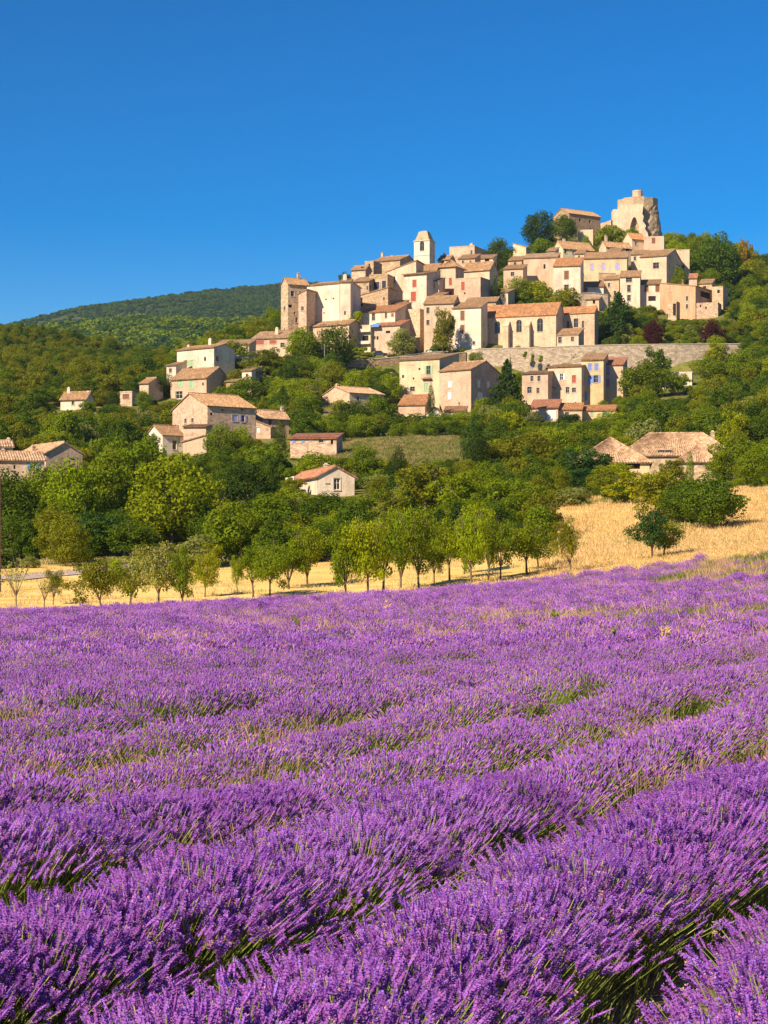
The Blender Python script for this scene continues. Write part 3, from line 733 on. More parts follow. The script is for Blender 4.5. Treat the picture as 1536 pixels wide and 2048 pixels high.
H('house', 'little cream house tucked right of the dark cypress by the church roof', 1000, 1016, 1022, 612, 584, 307, -24, 'sb', 578, 'cream', .2, 'tan', [(1007,592,4,7,'d')], d=6)
H('house', 'cream house front squeezed under the pink annex of the round keep', 1262, 1290, 1296, 545, 508, 348, -18, 'sb', 500, 'cream', .2, 'tan', [(1270,517,5,8,'d'),(1283,516,5,8,'sn')], d=7)
H('house', 'tan roofed house peeping over the tall red shuttered house', 832, 872, 886, 575, 541, 309, -20, 'gx', 528, 'stone', .5, 'tan', d=9)
H('house', 'small stone house at the right foot of the bell tower', 876, 898, 906, 545, 519, 324, -20, 'gx', 511, 'stone', .4, 'tan', [(886,524,4,5,'hole')], [(889,506,5,7)], d=7)
H('cottage', 'low cream cottage on the terrace above the church choir', 1162, 1198, 1206, 618, 598, 316, -18, 'sb', 590, 'cream', .3, 'tan', [(1172,604,5,7,'d'),(1188,604,5,7,'hole')], d=6)
H('house', 'stone house with a lean to roof left of the roofless building', 1398, 1424, 1430, 600, 566, 325, -18, 'sb', 558, 'stone', .5, 'tan', [(1409,577,7,9,'hole')], d=6)
H('house', 'narrow cream house between the ridge houses and the navy shutters', 775, 792, 797, 600, 556, 305.5, -20, 'sb', 549, 'stone', .4, 'tan', [(783,566,4,7,'d')], d=7)
H('house', 'small tan house between the orange roof and the stone bastion', 786, 806, 812, 650, 612, 294, -22, 'sb', 605, 'stone', .4, 'tan', [(795,624,4,7,'d')], d=7)
H('house', 'pink house shoulder behind the three lilac windows', 1214, 1240, 1246, 540, 503, 343, -16, 'sb', 496, 'pink', .2, 'tan', [(1226,509,4,6,'d')], d=7)
H('house', 'cream house end showing left of the white house with the orange roof', 1092, 1110, 1114, 545, 502, 340, -16, 'sb', 495, 'cream', .2, 'tan', [(1100,509,4,6,'d')], d=7)
H('house', 'stepped stone house at the left foot of the skyline house', 540, 562, 568, 700, 668, 284, -20, 'sb', 660, 'stone', .4, 'tan', [(549,679,4,6,'d')], d=7)
H('house', 'stone house between the three lilac windows and the narrow white house', 1208, 1238, 1243, 615, 558, 324, -14, 'sb', 550, 'stone', .4, 'tan', [(1218,570,5,8,'d'),(1230,586,5,9,'d')], d=7)
H('house', 'cream gable showing behind the white house with the orange roof', 1150, 1168, 1173, 545, 507, 338, -14, 'sb', 499, 'cream', .2, 'tan', [(1158,514,4,6,'d')], d=7)
H('house', 'little roofed house above the small pink house of the upper terrace', 1016, 1044, 1050, 550, 520, 334, -18, 'sb', 512, 'stone', .4, 'tan', [(1030,527,4,5,'hole')], d=6)
H('house', 'pink house wedged between the two skyline blocks right of the bell tower', 916, 950, 956, 550, 516, 327, -18, 'sb', 508, 'pink', .3, 'tan', [(926,524,4,6,'d'),(941,524,4,6,'sn')], d=7)
H('house', 'stone house filling the corner under the little pyramid roof', 860, 882, 888, 625, 592, 298, -20, 'sb', 585, 'stone', .4, 'tan', [(870,603,5,8,'d')], d=7)
# left shoulder of the village
H('house', 'white house with a rising roofline and two tall chimneys on the left shoulder', 354, 428, 433, 752, 694, 259, -38, 'gx', 688, 'white', .2, 'tan', [(383,726,8,11,'sg'),(371,726,6,11,'og'),(410,718,4,8,'hole')], [(377,690,6,14),(421,677,7,15)], d=8)
H('house', 'pink house with pale green shutters and a brown stone side on the left shoulder', 341, 413, 461, 800, 755, 250, -32, 'gx', 735, 'pink', .15, 'tan', [(360,766,11,14,'sg'),(383,768,7,20,'sg'),(358,790,14,15,'w'),(406,768,3,6,'hole')])
H('house', 'low cream house with a flat tan roof behind the round green bush', 431, 498, 503, 712, 688, 272, -10, 'sb', 679, 'cream', .1, 'pale', [(438,695,6,9,'d')], d=8)
H('house', 'long tan roofed house with a red balcony rail leading up to the skyline house', 503, 584, 590, 706, 675, 279, -16, 'sb', 661, 'cream', .15, 'pale', [(520,685,16,8,'sr'),(546,684,14,7,'sr'),(565,690,8,9,'d')], [(554,655,6,8)], d=8)
H('house', 'scrap of a cream house among trees right of the pink house with green shutters', 484, 503, 509, 776, 741, 250, -22, 'sb', 734, 'white', .2, 'tan', [(494,751,5,7,'d')], d=6)
H('house', 'white terrace house left of the white house with two tall chimneys', 333, 352, 357, 762, 730, 258, -22, 'sb', 724, 'white', .1, 'tan', [(341,741,5,8,'d')], d=6)
H('house', 'stone annex stepping down right of the brown stone side on the left shoulder', 452, 474, 480, 792, 762, 249, -26, 'sb', 755, 'brown', .5, 'tan', [(462,772,4,6,'hole')], d=6)
# farm at right
RF = H('farm', 'large low farm with broad pale tile roofs at the right edge of the slope', 1240, 1470, 1476, 962, 908, 150, -6, 'hip', 867, 'stone', .5, 'pale', [(1330,903,30,8,'d')], [(1336,868,10,20),(1425,862,8,12)], d=9)
H('farm', '', 1146, 1299, 1303, 965, 922, 140, -6, 'hip', 878, 'ochre', .2, 'pale', [(1250,932,60,12,'hole')], into=RF, d=15, oh=.5)
H('farm', '', 1355, 1434, 1442, 965, 920, 141.5, -10, 'hip', 893, 'stone', .6, 'pale', [], into=RF, d=9, oh=.5)

TERR = Terrain(_gp + CORNERS)
def gz(X, Y): return float(TERR(np.array([X]), np.array([Y]))[0])

# ---- the ground sheet
def axis(lo, hi, fine_lo, fine_hi, step, grow=1.22):
    a = list(np.arange(fine_lo, fine_hi + 1e-6, step)); s = step; x = fine_hi
    while x < hi: s *= grow; x += s; a.append(x)
    s = step; x = fine_lo; pre = []
    while x > lo: s *= grow; x -= s; pre.append(x)
    return np.array(pre[::-1] + a)
gxs = axis(-9000, 9000, -190, 230, 2.2)
gys = np.concatenate([axis(-6000, 135, -10, 135, 1.5)[:-1] if False else np.array([-6000,-3000,-1500,-700,-300,-120,-50,-20,-8]), np.arange(0, 150, 1.6), np.arange(150, 860, 3.6), np.array([870,890,920,960,1020,1100,1250,1500,2000,3000,5000,9000])])
GX, GY = np.meshgrid(gxs, gys)
GZ = TERR(GX, GY)
_n = np.array([mnoise.noise((x*.13, y*.09, 3.1)) for x, y in zip(GX.ravel(), GY.ravel())]).reshape(GX.shape)
GZ = GZ + _n*np.clip((GY-150)/100, 0, 1)*0.5
me = bpy.data.meshes.new('ground')
nx, ny = len(gxs), len(gys)
verts = np.stack([GX.ravel(), GY.ravel(), GZ.ravel()], 1)
idx = np.arange(nx*ny).reshape(ny, nx)
quads = np.stack([idx[:-1, :-1].ravel(), idx[:-1, 1:].ravel(), idx[1:, 1:].ravel(), idx[1:, :-1].ravel()], 1)
me.from_pydata(verts.tolist(), [], quads.tolist())
me.polygons.foreach_set('use_smooth', [True]*len(quads))
# what grows where: 0 field soil, 1 straw, 2 green
zx, zy = GX.ravel(), GY.ravel()
E = field_edge(np.clip(zx, -60, 60))
PX = CX + F*zx/np.maximum(zy, 1)
straw = ((zy > E + .3) & (zy < 205 + 0.25*np.maximum(zx, 0)*2)).astype(float)
straw = np.where((PX > 1100) & (zy > E) & (zy < 238), 1.0, straw)
straw = np.where((zy > 120) & (zy < 176) & (PX <= 1100), 1.0, np.where((PX <= 1100), 0.0, straw))
green = ((zy > E+.3) & (straw < .5)).astype(float)
ca = me.color_attributes.new('zone', 'FLOAT_COLOR', 'POINT')
ca.data.foreach_set('color', np.stack([straw, green, np.zeros_like(zx), np.ones_like(zx)], 1).astype(np.float32).ravel())
m, nt, b, out = new_mat('ground_soil_and_grass')
at = nt.nodes.new('ShaderNodeVertexColor'); at.layer_name = 'zone'
sp = nt.nodes.new('ShaderNodeSeparateColor'); nt.links.new(at.outputs[0], sp.inputs[0])
v = coords(nt, shift=False)
vx = coords(nt, (0.05, 1.0, 1.0), shift=False)
n1, n2, n3 = noise(nt, v, 0.6, 5, .65), noise(nt, v, 0.05, 4, .6), noise(nt, vx, 0.5, 5, .7)
soil = ramp(nt, n1, [(.3, (.16, .095, .055)), (.7, (.33, .22, .13))])
strawc = ramp(nt, n3, [(.25, (.52, .32, .08)), (.45, (.74, .52, .15)), (.72, (.86, .66, .26))])
strawc = mixc(nt, ramp(nt, noise(nt, v, .16, 4, .6), [(.55, 0.0), (.75, .6)]), strawc, (.27, .24, .06))
greenc = ramp(nt, n1, [(.3, (.07, .085, .014)), (.55, (.15, .165, .025)), (.75, (.24, .21, .06))])
greenc = mixc(nt, ramp(nt, n2, [(.50, 0.0), (.66, .7)]), greenc, (.34, .25, .12))
c = mixc(nt, sp.outputs[0], soil, strawc)
c = mixc(nt, sp.outputs[1], c, greenc)
nt.links.new(c, b.inputs['Base Color'])
bp = nd(nt, 'ShaderNodeBump', Strength=.6, Distance=.25); nt.links.new(n1, bp.inputs['Height']); nt.links.new(bp.outputs[0], b.inputs['Normal'])
me.materials.append(m)
ground = link('ground', me); tag(ground, 'sloping ground of soil, straw and grass', kind='structure')

for h in HOUSES:
    build_house(h)
# ------------------------------------------------------------------ walls, church details, towers
def face_part(h, mb, name, mat, parent=None):
    """a part given in the house frame"""
    o = mb.obj(name, mat, h['root'])
    if h['into'] is not None:
        b = h['into']; dx, dy = h['cen'] - b['cen']; c, s = math.cos(b['th']), math.sin(b['th'])
        o.location = (dx*c + dy*s, -dx*s + dy*c, h['zb'] - b['zb']); o.rotation_euler = (0, 0, h['th'] - b['th'])
    return o

for px in (968, 1015, 1057):                      # church buttresses with sloping heads
    u, z = on_face(CHURCH, 'F', px, 641); w2 = .8; d = CHURCH['d']/2
    mb = MB(); y0, y1 = -d-2.0, -d-.003
    zb = -3.0
    mb.quad((u-w2, y0, zb), (u+w2, y0, zb), (u+w2, y0, z-1.9), (u-w2, y0, z-1.9))
    mb.quad((u-w2, y0, z-1.9), (u+w2, y0, z-1.9), (u+w2, y1, z), (u-w2, y1, z))
    for s in (-1, 1): mb.quad((u+s*w2, y0, zb), (u+s*w2, y1, zb), (u+s*w2, y1, z), (u+s*w2, y0, z-1.9))
    mb.box(u-w2-.12, u+w2+.12, y0-.12, y0+.5, z-2.02, z-1.86)
    face_part(CHURCH, mb, 'buttress', wall_mat(COLS['cream'], .3))
mb = MB(); w, d, hh = CHURCH['w']/2, CHURCH['d']/2, CHURCH['h']
mb.box(-w, w, -d-.1, -d-.004, 0.0, .6)
face_part(CHURCH, mb, 'plinth', SILL)

t = TOWER; w, d, hh = t['w']/2, t['d']/2, t['h']
mb = MB(); mb.box(-w-.25, w+.25, -d-.25, d+.25, hh-.02, hh+.3)
mb.box(-w-.12, w+.12, -d-.12, d+.12, hh-4.7, hh-4.5)
face_part(t, mb, 'cornice', SILL)
mb = MB(); z0, z1 = hh+.3, hh+3.3; a, b_ = .92, .52
p = [(-w*a, -d*a, z0), (w*a, -d*a, z0), (w*a, d*a, z0), (-w*a, d*a, z0)]; q = [(-w*b_, -d*b_, z1), (w*b_, -d*b_, z1), (w*b_, d*b_, z1), (-w*b_, d*b_, z1)]
for i in range(4):
    j = (i+1) % 4; mb.quad(p[i], p[j], q[j], q[i])
mb.quad(*q)
mb.box(-w*.3, w*.3, -d*.3, d*.3, z1+.002, z1+.25)
face_part(t, mb, 'stone_cap', wall_mat((.50, .41, .27), .4))

# the round keep on the summit
KY = 2*392.0; ks = KY/F
kc = np.array(pt(1281, 478, KY)); kc[1] += 9
keep = empty('round_keep', kc, 0); tag(keep, 'great ruined round keep crowning the hilltop, its face cut away flat', 'tower')
stoneK = wall_mat((.50, .38, .25), .75); stoneL = wall_mat((.66, .53, .39), .12)
rng = random.Random(3)
mb = MB(); n = 44
prof = [(55*ks*(1-.265*q_)+.0, -5 + 19.2*q_) for q_ in [i_/16 for i_ in range(17)]]
base = len(mb.v)
for r, z in prof:
    for k in range(n):
        an = 2*math.pi*k/n
        rr = r*(1 + .028*mnoise.noise((math.cos(an)*4, math.sin(an)*4, z*.45)) + .045*mnoise.noise((math.cos(an)*11, math.sin(an)*11, z*1.1)) + rng.uniform(-.012, .012))
        mb.v.append((rr*math.cos(an), rr*math.sin(an)*.9, z))
for i in range(len(prof)-1):
    for k in range(n):
        k2 = (k+1) % n; mb.f.append((base+i*n+k, base+i*n+k2, base+(i+1)*n+k2, base+(i+1)*n+k)); mb.m.append(0)
mb.f.append(tuple(base+(len(prof)-1)*n+k for k in range(n))); mb.m.append(0)
mb.obj('drum', stoneK, keep)
mb = MB()                                           # parapet ring, eight sided, broken top
n = 12; r0, r1 = 41.5*ks, 37*ks
for k in range(n):
    a0, a1 = 2*math.pi*k/n + .2, 2*math.pi*(k+1)/n + .2; z1 = 16.9 + rng.uniform(-.35, .35); z0 = 13.6
    c0, s0, c1, s1 = math.cos(a0), math.sin(a0)*.9, math.cos(a1), math.sin(a1)*.9
    P0, P1, Q0, Q1 = (r0*c0, r0*s0), (r0*c1, r0*s1), (r1*c0, r1*s0), (r1*c1, r1*s1)
    mb.quad((*P0, z0), (*P1, z0), (*P1, z1), (*P0, z1)); mb.quad((*Q0, z0), (*Q0, z1), (*Q1, z1), (*Q1, z0))
    mb.quad((*P0, z1), (*P1, z1), (*Q1, z1), (*Q0, z1)); mb.quad((*P0, z0), (*P0, z1), (*Q0, z1), (*Q0, z0)); mb.quad((*P1, z0), (*Q1, z0), (*Q1, z1), (*P1, z1))
    mb.quad((*P0, z0), (*Q0, z0), (*Q1, z0), (*P1, z0))
mb.obj('parapet', wall_mat((.52, .40, .27), .4), keep)
mb = MB(); mb.lathe([(10.5*ks, 14), (10.5*ks, 20.0), (11*ks, 20.1), (11*ks, 20.6)], 12)
mb.obj('turret', wall_mat((.62, .5, .34), .3), keep)
# flat cut face with the pointed arch, turned to the light
fx0, fx1 = (1226-1281)*ks, (1286-1281)*ks
yf = -53*ks*.9 - .6
mb = MB()
def ff(x, z, k=0.0): return (x, yf - 0.10*(x - fx0) + .07*z + k, z)
acx, ahw, az0, az1 = (1268-1281)*ks, 9*ks, 4.2, 8.4
top = [(fx0, 11.6), ((1238-1281)*ks, 11.6), ((1238.1-1281)*ks, 13.4), (fx1, 13.5)]
L = 8; arcL = [(acx-ahw*(1-t/L), az0+(az1-az0)*math.sin(math.pi/2*t/L)**.85) for t in range(L+1)]; arcR = [(2*acx-x, z) for x, z in arcL[::-1]]
jag = [(fx1 + 2.6, -4), (fx1 + 1.9, 0), (fx1 + 1.5, 2.2), (fx1 + .5, 3.6), (fx1 + .9, 5.0), (fx1 - .3, 6.8), (fx1 + .1, 8.6), (fx1 - .5, 9.6), (fx1 - .2, 11.5), (fx1, 13.4)]
for x0, x1, z1 in ((fx0, (1238-1281)*ks, 11.6), ((1238-1281)*ks, acx-ahw, 13.4)):
    mb.quad(ff(x0, -4), ff(x1, -4), ff(x1, z1), ff(x0, z1))
for (xa, za), (xb, zb) in zip(jag[:-1], jag[1:]):
    mb.quad(ff(acx+ahw, za), ff(xa, za), ff(xb, zb), ff(acx+ahw, zb)); mb.quad(ff(xa, za), ff(xa, za, 5), ff(xb, zb, 5), ff(xb, zb))
arc = arcL + arcR[1:]
for i in range(len(arc)-1):
    (xa, za), (xb, zb) = arc[i], arc[i+1]
    mb.quad(ff(xa, za), ff(xb, zb), ff(xb, 13.4), ff(xa, 13.4))
    mb.quad(ff(xa, za), ff(xa, za, 2.6), ff(xb, zb, 2.6), ff(xb, zb))
for xe, ze in ((acx-ahw, az0), (acx+ahw, az0)):
    mb.quad(ff(xe, -4), ff(xe, ze), ff(xe, ze, 2.6), ff(xe, -4, 2.6))
mb.quad(ff(acx-ahw, -4, 2.6), ff(acx+ahw, -4, 2.6), ff(acx+ahw, az1, 2.6), ff(acx-ahw, az1, 2.6))
for x, z1 in ((fx0, 11.6),):
    mb.quad(ff(x, -4), ff(x, z1), ff(x, z1, 6), ff(x, -4, 6))
mb.quad(ff(fx0, 11.6), ff((1238-1281)*ks, 11.6), ff((1238-1281)*ks, 11.6, 6), ff(fx0, 11.6, 6))
mb.quad(ff((1238-1281)*ks, 13.4), ff(fx1, 13.4), ff(fx1, 13.4, 6), ff((1238-1281)*ks, 13.4, 6))
mb.quad(ff((1238-1281)*ks, 11.6), ff((1238-1281)*ks, 13.4), ff((1238-1281)*ks, 13.4, 6), ff((1238-1281)*ks, 11.6, 6))
mb.obj('cut_face', stoneL, keep)

def W(name, label, pts_, hm, thick, col, stone, cap=True, cat='wall', coly=None):
    """free standing wall along photo points (x, y of top, half depth)"""
    P = [Vector(pt(x, y, 2*hd)) for x, y, hd in pts_]
    o = P[0].copy(); o.z -= hm
    root = empty(name, o); tag(root, label, cat, kind='thing')
    mb, cp = MB(), MB()
    Q = [p - o for p in P]
    nr = []
    for i in range(len(Q)):
        t_ = (Q[min(i+1, len(Q)-1)] - Q[max(i-1, 0)]); nr.append(Vector((-t_.y, t_.x, 0)).normalized()*thick)
    for i in range(len(Q)-1):
        m_ = max(1, int((Q[i+1]-Q[i]).length/3))
        for k in range(m_):
            a = Q[i].lerp(Q[i+1], k/m_); b_ = Q[i].lerp(Q[i+1], (k+1)/m_); na = nr[i].lerp(nr[i+1], k/m_); nb = nr[i].lerp(nr[i+1], (k+1)/m_)
            dz = Vector((0, 0, -hm-2))
            f0, f1, g0, g1 = a, b_, a+na, b_+nb
            mb.quad(f0+dz, f1+dz, f1, f0); mb.quad(g1+dz, g0+dz, g0, g1); mb.quad(f0, f1, g1, g0)
            if cap:
                up = Vector((0, 0, .22)); of0, of1 = -na.normalized()*.12, -nb.normalized()*.12
                A, B, C_, D_ = a+of0, b_+of1, g1-of1, g0-of0
                dn = Vector((0, 0, .004))
                cp.quad(A+up, B+up, C_+up, D_+up); cp.quad(A+dn, B+dn, B+up, A+up); cp.quad(C_+dn, D_+dn, D_+up, C_+up); cp.quad(A+dn, D_+dn, C_+dn, B+dn)
    for k in (0, -1):
        a, na = Q[k], nr[k]; dz = Vector((0, 0, -hm-2)); mb.quad(a+dz, a, a+na, a+na+dz)
    mb.v = [tuple(v) for v in mb.v]; cp.v = [tuple(v) for v in cp.v]
    mb.obj('masonry', wall_mat(col, stone), root)
    if cap: cp.obj('coping', SILL, root)
    return root
W('retaining_wall', 'long high grey stone retaining wall carrying the church terrace', [(930,704,284.5),(950,699,283),(1060,696,282.5),(1165,692,282.5),(1250,690,283),(1350,689,284),(1484,688,287)], 14, 1.2, (.56,.47,.37), .75)
W('retaining_wall', 'brown stone retaining wall below the parked cars', [(694,722,279),(745,719,279.5),(800,714,281),(860,712,282),(932,705,284)], 8, 1.0, (.42,.29,.18), .75)
W('garden_wall', 'tan garden wall right of the low shed below the square pink house', [(932,826,241),(966,820,241.5),(1002,824,242)], 3, .6, (.56,.42,.26), .6)
W('terrace_wall', 'cream terrace wall above the church roof, left of the dark broad tree', [(1153,588,316),(1185,586,317),(1216,590,318)], 6, .8, (.64,.50,.36), .4)
W('terrace_wall', 'stone terrace wall under the three lilac windows', [(1198,546,327),(1232,547,327)], 5, .8, (.52,.39,.25), .6)
W('terrace_wall', 'grey lilac terrace parapet above the left shoulder trees', [(455,716,263),(478,712,264),(505,709,266)], 4, .6, (.48,.42,.42), .3)
W('dry_stone_wall', 'broken pale rubble wall in the left wood below the square hut', [(227,817,230),(245,814,230),(268,820,230)], 4, .9, (.58,.45,.34), .8, cap=False)
W('dry_stone_wall', 'pale rock terrace wall under the parked cars', [(690,752,268),(712,747,269),(734,752,269)], 6, 1.0, (.62,.48,.36), .8, cap=False)
W('dry_stone_wall', 'tan rubble terrace right of the ivy bank', [(768,752,268),(786,744,269),(800,748,270)], 6, 1.0, (.60,.45,.32), .8, cap=False)
W('rampart', 'pink rampart stub linking the palace wing to the round keep', [(1201,447,387),(1214,443,386.5),(1222,440,386)], 8, 1.2, (.58,.43,.30), .6, cap=False)
W('garden_wall', 'low pale terrace wall under the hedge in the meadow', [(712,882,200),(740,880,200),(760,884,200)], 1.5, .5, (.55,.45,.33), .6, cap=False)
W('roadside_wall', 'pale road parapet in front of the parked cars', [(800,713,282.5),(850,706,284),(905,703,285)], 1.0, .5, (.60,.47,.34), .4)

# porch on the cream house, balcony on the yellow one, awning on the pink one
def by_label(s): return next(h for h in HOUSES if s in h['label'])
h = by_label('tall cream house with a gabled porch'); u, z = on_face(h, 'F', 1098, 771); d = h['d']/2
mb = MB()
for s in (-1, 1): tile_sheet(mb, (u+s*1.9, -d-1.2, z-.8), (u+s*1.9, -d-.01, z-.8), (u, -d-1.2, z+.25), (u, -d-.01, z+.25), .1)
face_part(h, mb, 'porch_roof', tile_mat(TILES['brown']))
h = MIDA; u, z = on_face(h, 'F', 854, 757); d = h['d']/2
mb = MB(); mb.box(u-1.3, u+1.3, -d-.9, -d-.01, z-.15, z); bal = face_part(h, mb, 'balcony', plain('rust_slab', (.30, .12, .07)))
mb = MB(); mb.box(u-1.3, u+1.3, -d-.9, -d-.86, z+.95, z+1.0)
for k in range(14): mb.box(u-1.28+k*.195, u-1.25+k*.195, -d-.89, -d-.87, z, z+.95)
mb.obj('railing', METAL, bal)
h = by_label('blue awning'); u0, z = on_face(h, 'F', 746, 648); u1, _ = on_face(h, 'F', 762, 648); d = h['d']/2
mb = MB(); mb.quad((u0, -d-.02, z), (u1, -d-.02, z), (u1, -d-1.5, z-.8), (u0, -d-1.5, z-.8)); mb.quad((u0, -d-1.5, z-.8), (u1, -d-1.5, z-.8), (u1, -d-1.5, z-1.1), (u0, -d-1.5, z-1.1))
face_part(h, mb, 'awning', plain('blue_canvas', (.12, .24, .55)))
h = by_label('stacked balconies'); d = h['d']/2
for zpx in (664, 688):
    u, z = on_face(h, 'F', 724, zpx); mb = MB(); mb.box(-h['w']/2+.1, h['w']/2-.1, -d-1.1, -d-.01, z-.15, z+.02)
    mb.box(-h['w']/2+.1, h['w']/2-.1, -d-1.1, -d-1.0, z+.02, z+.75); face_part(h, mb, 'balcony', wall_mat(COLS['white'], .1))

# ------------------------------------------------------------------ far mountain and nearer wooded hill
def hill(name, label, sky_pts, Yr, Yf, depth_back, base_py):
    xs = np.array([p[0] for p in sky_pts], float); ysk = np.array([p[1] for p in sky_pts], float)
    X = np.linspace((xs[0]-CX)/F*Yr, (xs[-1]-CX)/F*Yr, 150)
    Ys = np.concatenate([np.linspace(Yf, Yr, 40), np.linspace(Yr, Yr+depth_back, 12)[1:]])
    GX_, GY_ = np.meshgrid(X, Ys)
    ridge = CZ + (HY - np.interp(CX + F*GX_/Yr, xs, ysk))/F*Yr
    foot = CZ + (HY - base_py)/F*Yf
    t_ = np.clip((GY_-Yf)/(Yr-Yf), 0, 1)
    z = foot + (ridge-foot)*(t_**.8)
    back = np.clip((GY_-Yr)/depth_back, 0, 1); z = z - back*ridge*.8
    nz = np.array([mnoise.fractal((x*.0035, y*.0025, 1.7), 1.0, 2.0, 4) for x, y in zip(GX_.ravel(), GY_.ravel())]).reshape(z.shape)
    z = z + nz*ridge*.05*np.clip(1-np.abs(t_-.5)*2, 0, 1)
    me_ = bpy.data.meshes.new(name); nyy, nxx = z.shape
    idx_ = np.arange(nxx*nyy).reshape(nyy, nxx)
    me_.from_pydata(np.stack([GX_.ravel(), GY_.ravel(), z.ravel()], 1).tolist(), [], np.stack([idx_[:-1, :-1].ravel(), idx_[:-1, 1:].ravel(), idx_[1:, 1:].ravel(), idx_[1:, :-1].ravel()], 1).tolist())
    me_.polygons.foreach_set('use_smooth', [True]*len(me_.polygons))
    mm, nt_, b2, _o = new_mat('wooded_slope'); vv = coords(nt_, shift=False)
    nt_.links.new(ramp(nt_, noise(nt_, vv, .02, 5, .7), [(.3, (.025, .045, .012)), (.7, (.07, .10, .03))]), b2.inputs['Base Color'])
    me_.materials.append(mm)
    o = link(name, me_); tag(o, label, kind='structure')
    def zat(x, y):
        from bisect import bisect
        return None
    return X, Ys, z
MT = hill('mountain', 'far wooded mountain on the left horizon', [(-700,760),(-300,700),(0,662),(100,642),(200,613),(300,598),(400,584),(560,570),(760,563),(1000,575),(1300,600),(1700,660),(2200,760)], 3500, 2450, 1100, 740)
HL = hill('wooded_hill', 'nearer wooded hill before the far mountain', [(-700,720),(-300,690),(0,664),(120,652),(250,640),(340,641),(450,645),(560,640),(800,640),(1100,650),(1500,700),(2000,780)], 2100, 1350, 500, 760)
# ------------------------------------------------------------------ trees
def leaf_mat(name, color=None):
    m, nt, b, out = new_mat(name)
    at_ = nt.nodes.new('ShaderNodeAttribute'); at_.attribute_name = 'tint'
    if color is None:
        oi = nt.nodes.new('ShaderNodeObjectInfo'); col = oi.outputs['Color']
    else:
        rgb = nt.nodes.new('ShaderNodeRGB'); rgb.outputs[0].default_value = (*color, 1); col = rgb.outputs[0]
    k = ramp(nt, at_.outputs['Fac'], [(0.0, (.66, .74, .7)), (.45, (1.08, 1.12, 1.0)), (.8, (1.45, 1.4, 1.0)), (1.0, (1.85, 1.7, 1.0))])
    c = mixc(nt, 1.0, col, k, 'MULTIPLY')
    nt.links.new(c, b.inputs['Base Color'])
    b.inputs['Roughness'].default_value = .75
    b.inputs['Specular IOR Level'].default_value = .12
    tr = nt.nodes.new('ShaderNodeBsdfTranslucent')
    nt.links.new(mixc(nt, 1.0, c, (1.35, 1.25, .5), 'MULTIPLY'), tr.inputs['Color'])
    mx = nt.nodes.new('ShaderNodeMixShader'); mx.inputs[0].default_value = .38
    nt.links.new(b.outputs[0], mx.inputs[1]); nt.links.new(tr.outputs[0], mx.inputs[2]); nt.links.new(mx.outputs[0], out.inputs[0])
    return m
LEAF = leaf_mat('foliage')

def quads_mesh(name, C, N, S, tint, mat, up=None, aspect=1.0):
    """leaf quads: centres, normals, sizes"""
    n = len(C)
    R = RNG.normal(size=(n, 3))
    if up is not None: R = R*.35 + np.array(up)[None]
    A = np.cross(N, R); A /= np.linalg.norm(A, axis=1, keepdims=True) + 1e-9
    B = np.cross(N, A); B /= np.linalg.norm(B, axis=1, keepdims=True) + 1e-9
    S = S[:, None]
    V = np.stack([C - A*S*.5*aspect - B*S*.15, C - B*S*.62, C + A*S*.5*aspect + B*S*.1, C + B*S*.62], 1).reshape(-1, 3)
    me_ = bpy.data.meshes.new(name)
    me_.vertices.add(4*n); me_.vertices.foreach_set('co', V.astype(np.float32).ravel())
    me_.loops.add(4*n); me_.loops.foreach_set('vertex_index', np.arange(4*n, dtype=np.int32))
    me_.polygons.add(n); me_.polygons.foreach_set('loop_start', np.arange(0, 4*n, 4, dtype=np.int32)); me_.polygons.foreach_set('loop_total', np.full(n, 4, np.int32))
    me_.update(calc_edges=True)
    a_ = me_.attributes.new('tint', 'FLOAT', 'FACE'); a_.data.foreach_set('value', np.clip(tint, 0, 1).astype(np.float32))
    me_.materials.append(mat)
    return me_

def crown_mesh(name, lobes, n, size, mat, shell=.78, rough=.75, up=None, aspect=1.0, flat=0.0):
    """lobes: (cx, cy, cz, rx, ry, rz); leaves sit near lobe surfaces"""
    Lb = np.array(lobes); area = (Lb[:, 3]*Lb[:, 4] + Lb[:, 4]*Lb[:, 5] + Lb[:, 3]*Lb[:, 5])
    k = RNG.choice(len(Lb), n, p=area/area.sum())
    D = RNG.normal(size=(n, 3)); D /= np.linalg.norm(D, axis=1, keepdims=True)
    rad = shell + (1.08-shell)*RNG.random(n)**.7
    # twigs break the outline
    spur = RNG.random(n) < .10; rad = np.where(spur, rad + RNG.random(n)*.35, rad)
    C = Lb[k, :3] + D*Lb[k, 3:6]*rad[:, None]
    N = D/np.maximum(Lb[k, 3:6], 1e-3); N /= np.linalg.norm(N, axis=1, keepdims=True)
    N = N + RNG.normal(size=(n, 3))*rough*.6; N /= np.linalg.norm(N, axis=1, keepdims=True)
    S = size*(.6 + .8*RNG.random(n))
    lt = RNG.random(len(Lb))
    tint = .2 + .35*lt[k] + .4*RNG.random(n)
    C[:, 2] = np.maximum(C[:, 2], .005)
    return quads_mesh(name, C, N, S, tint, mat, up, aspect)

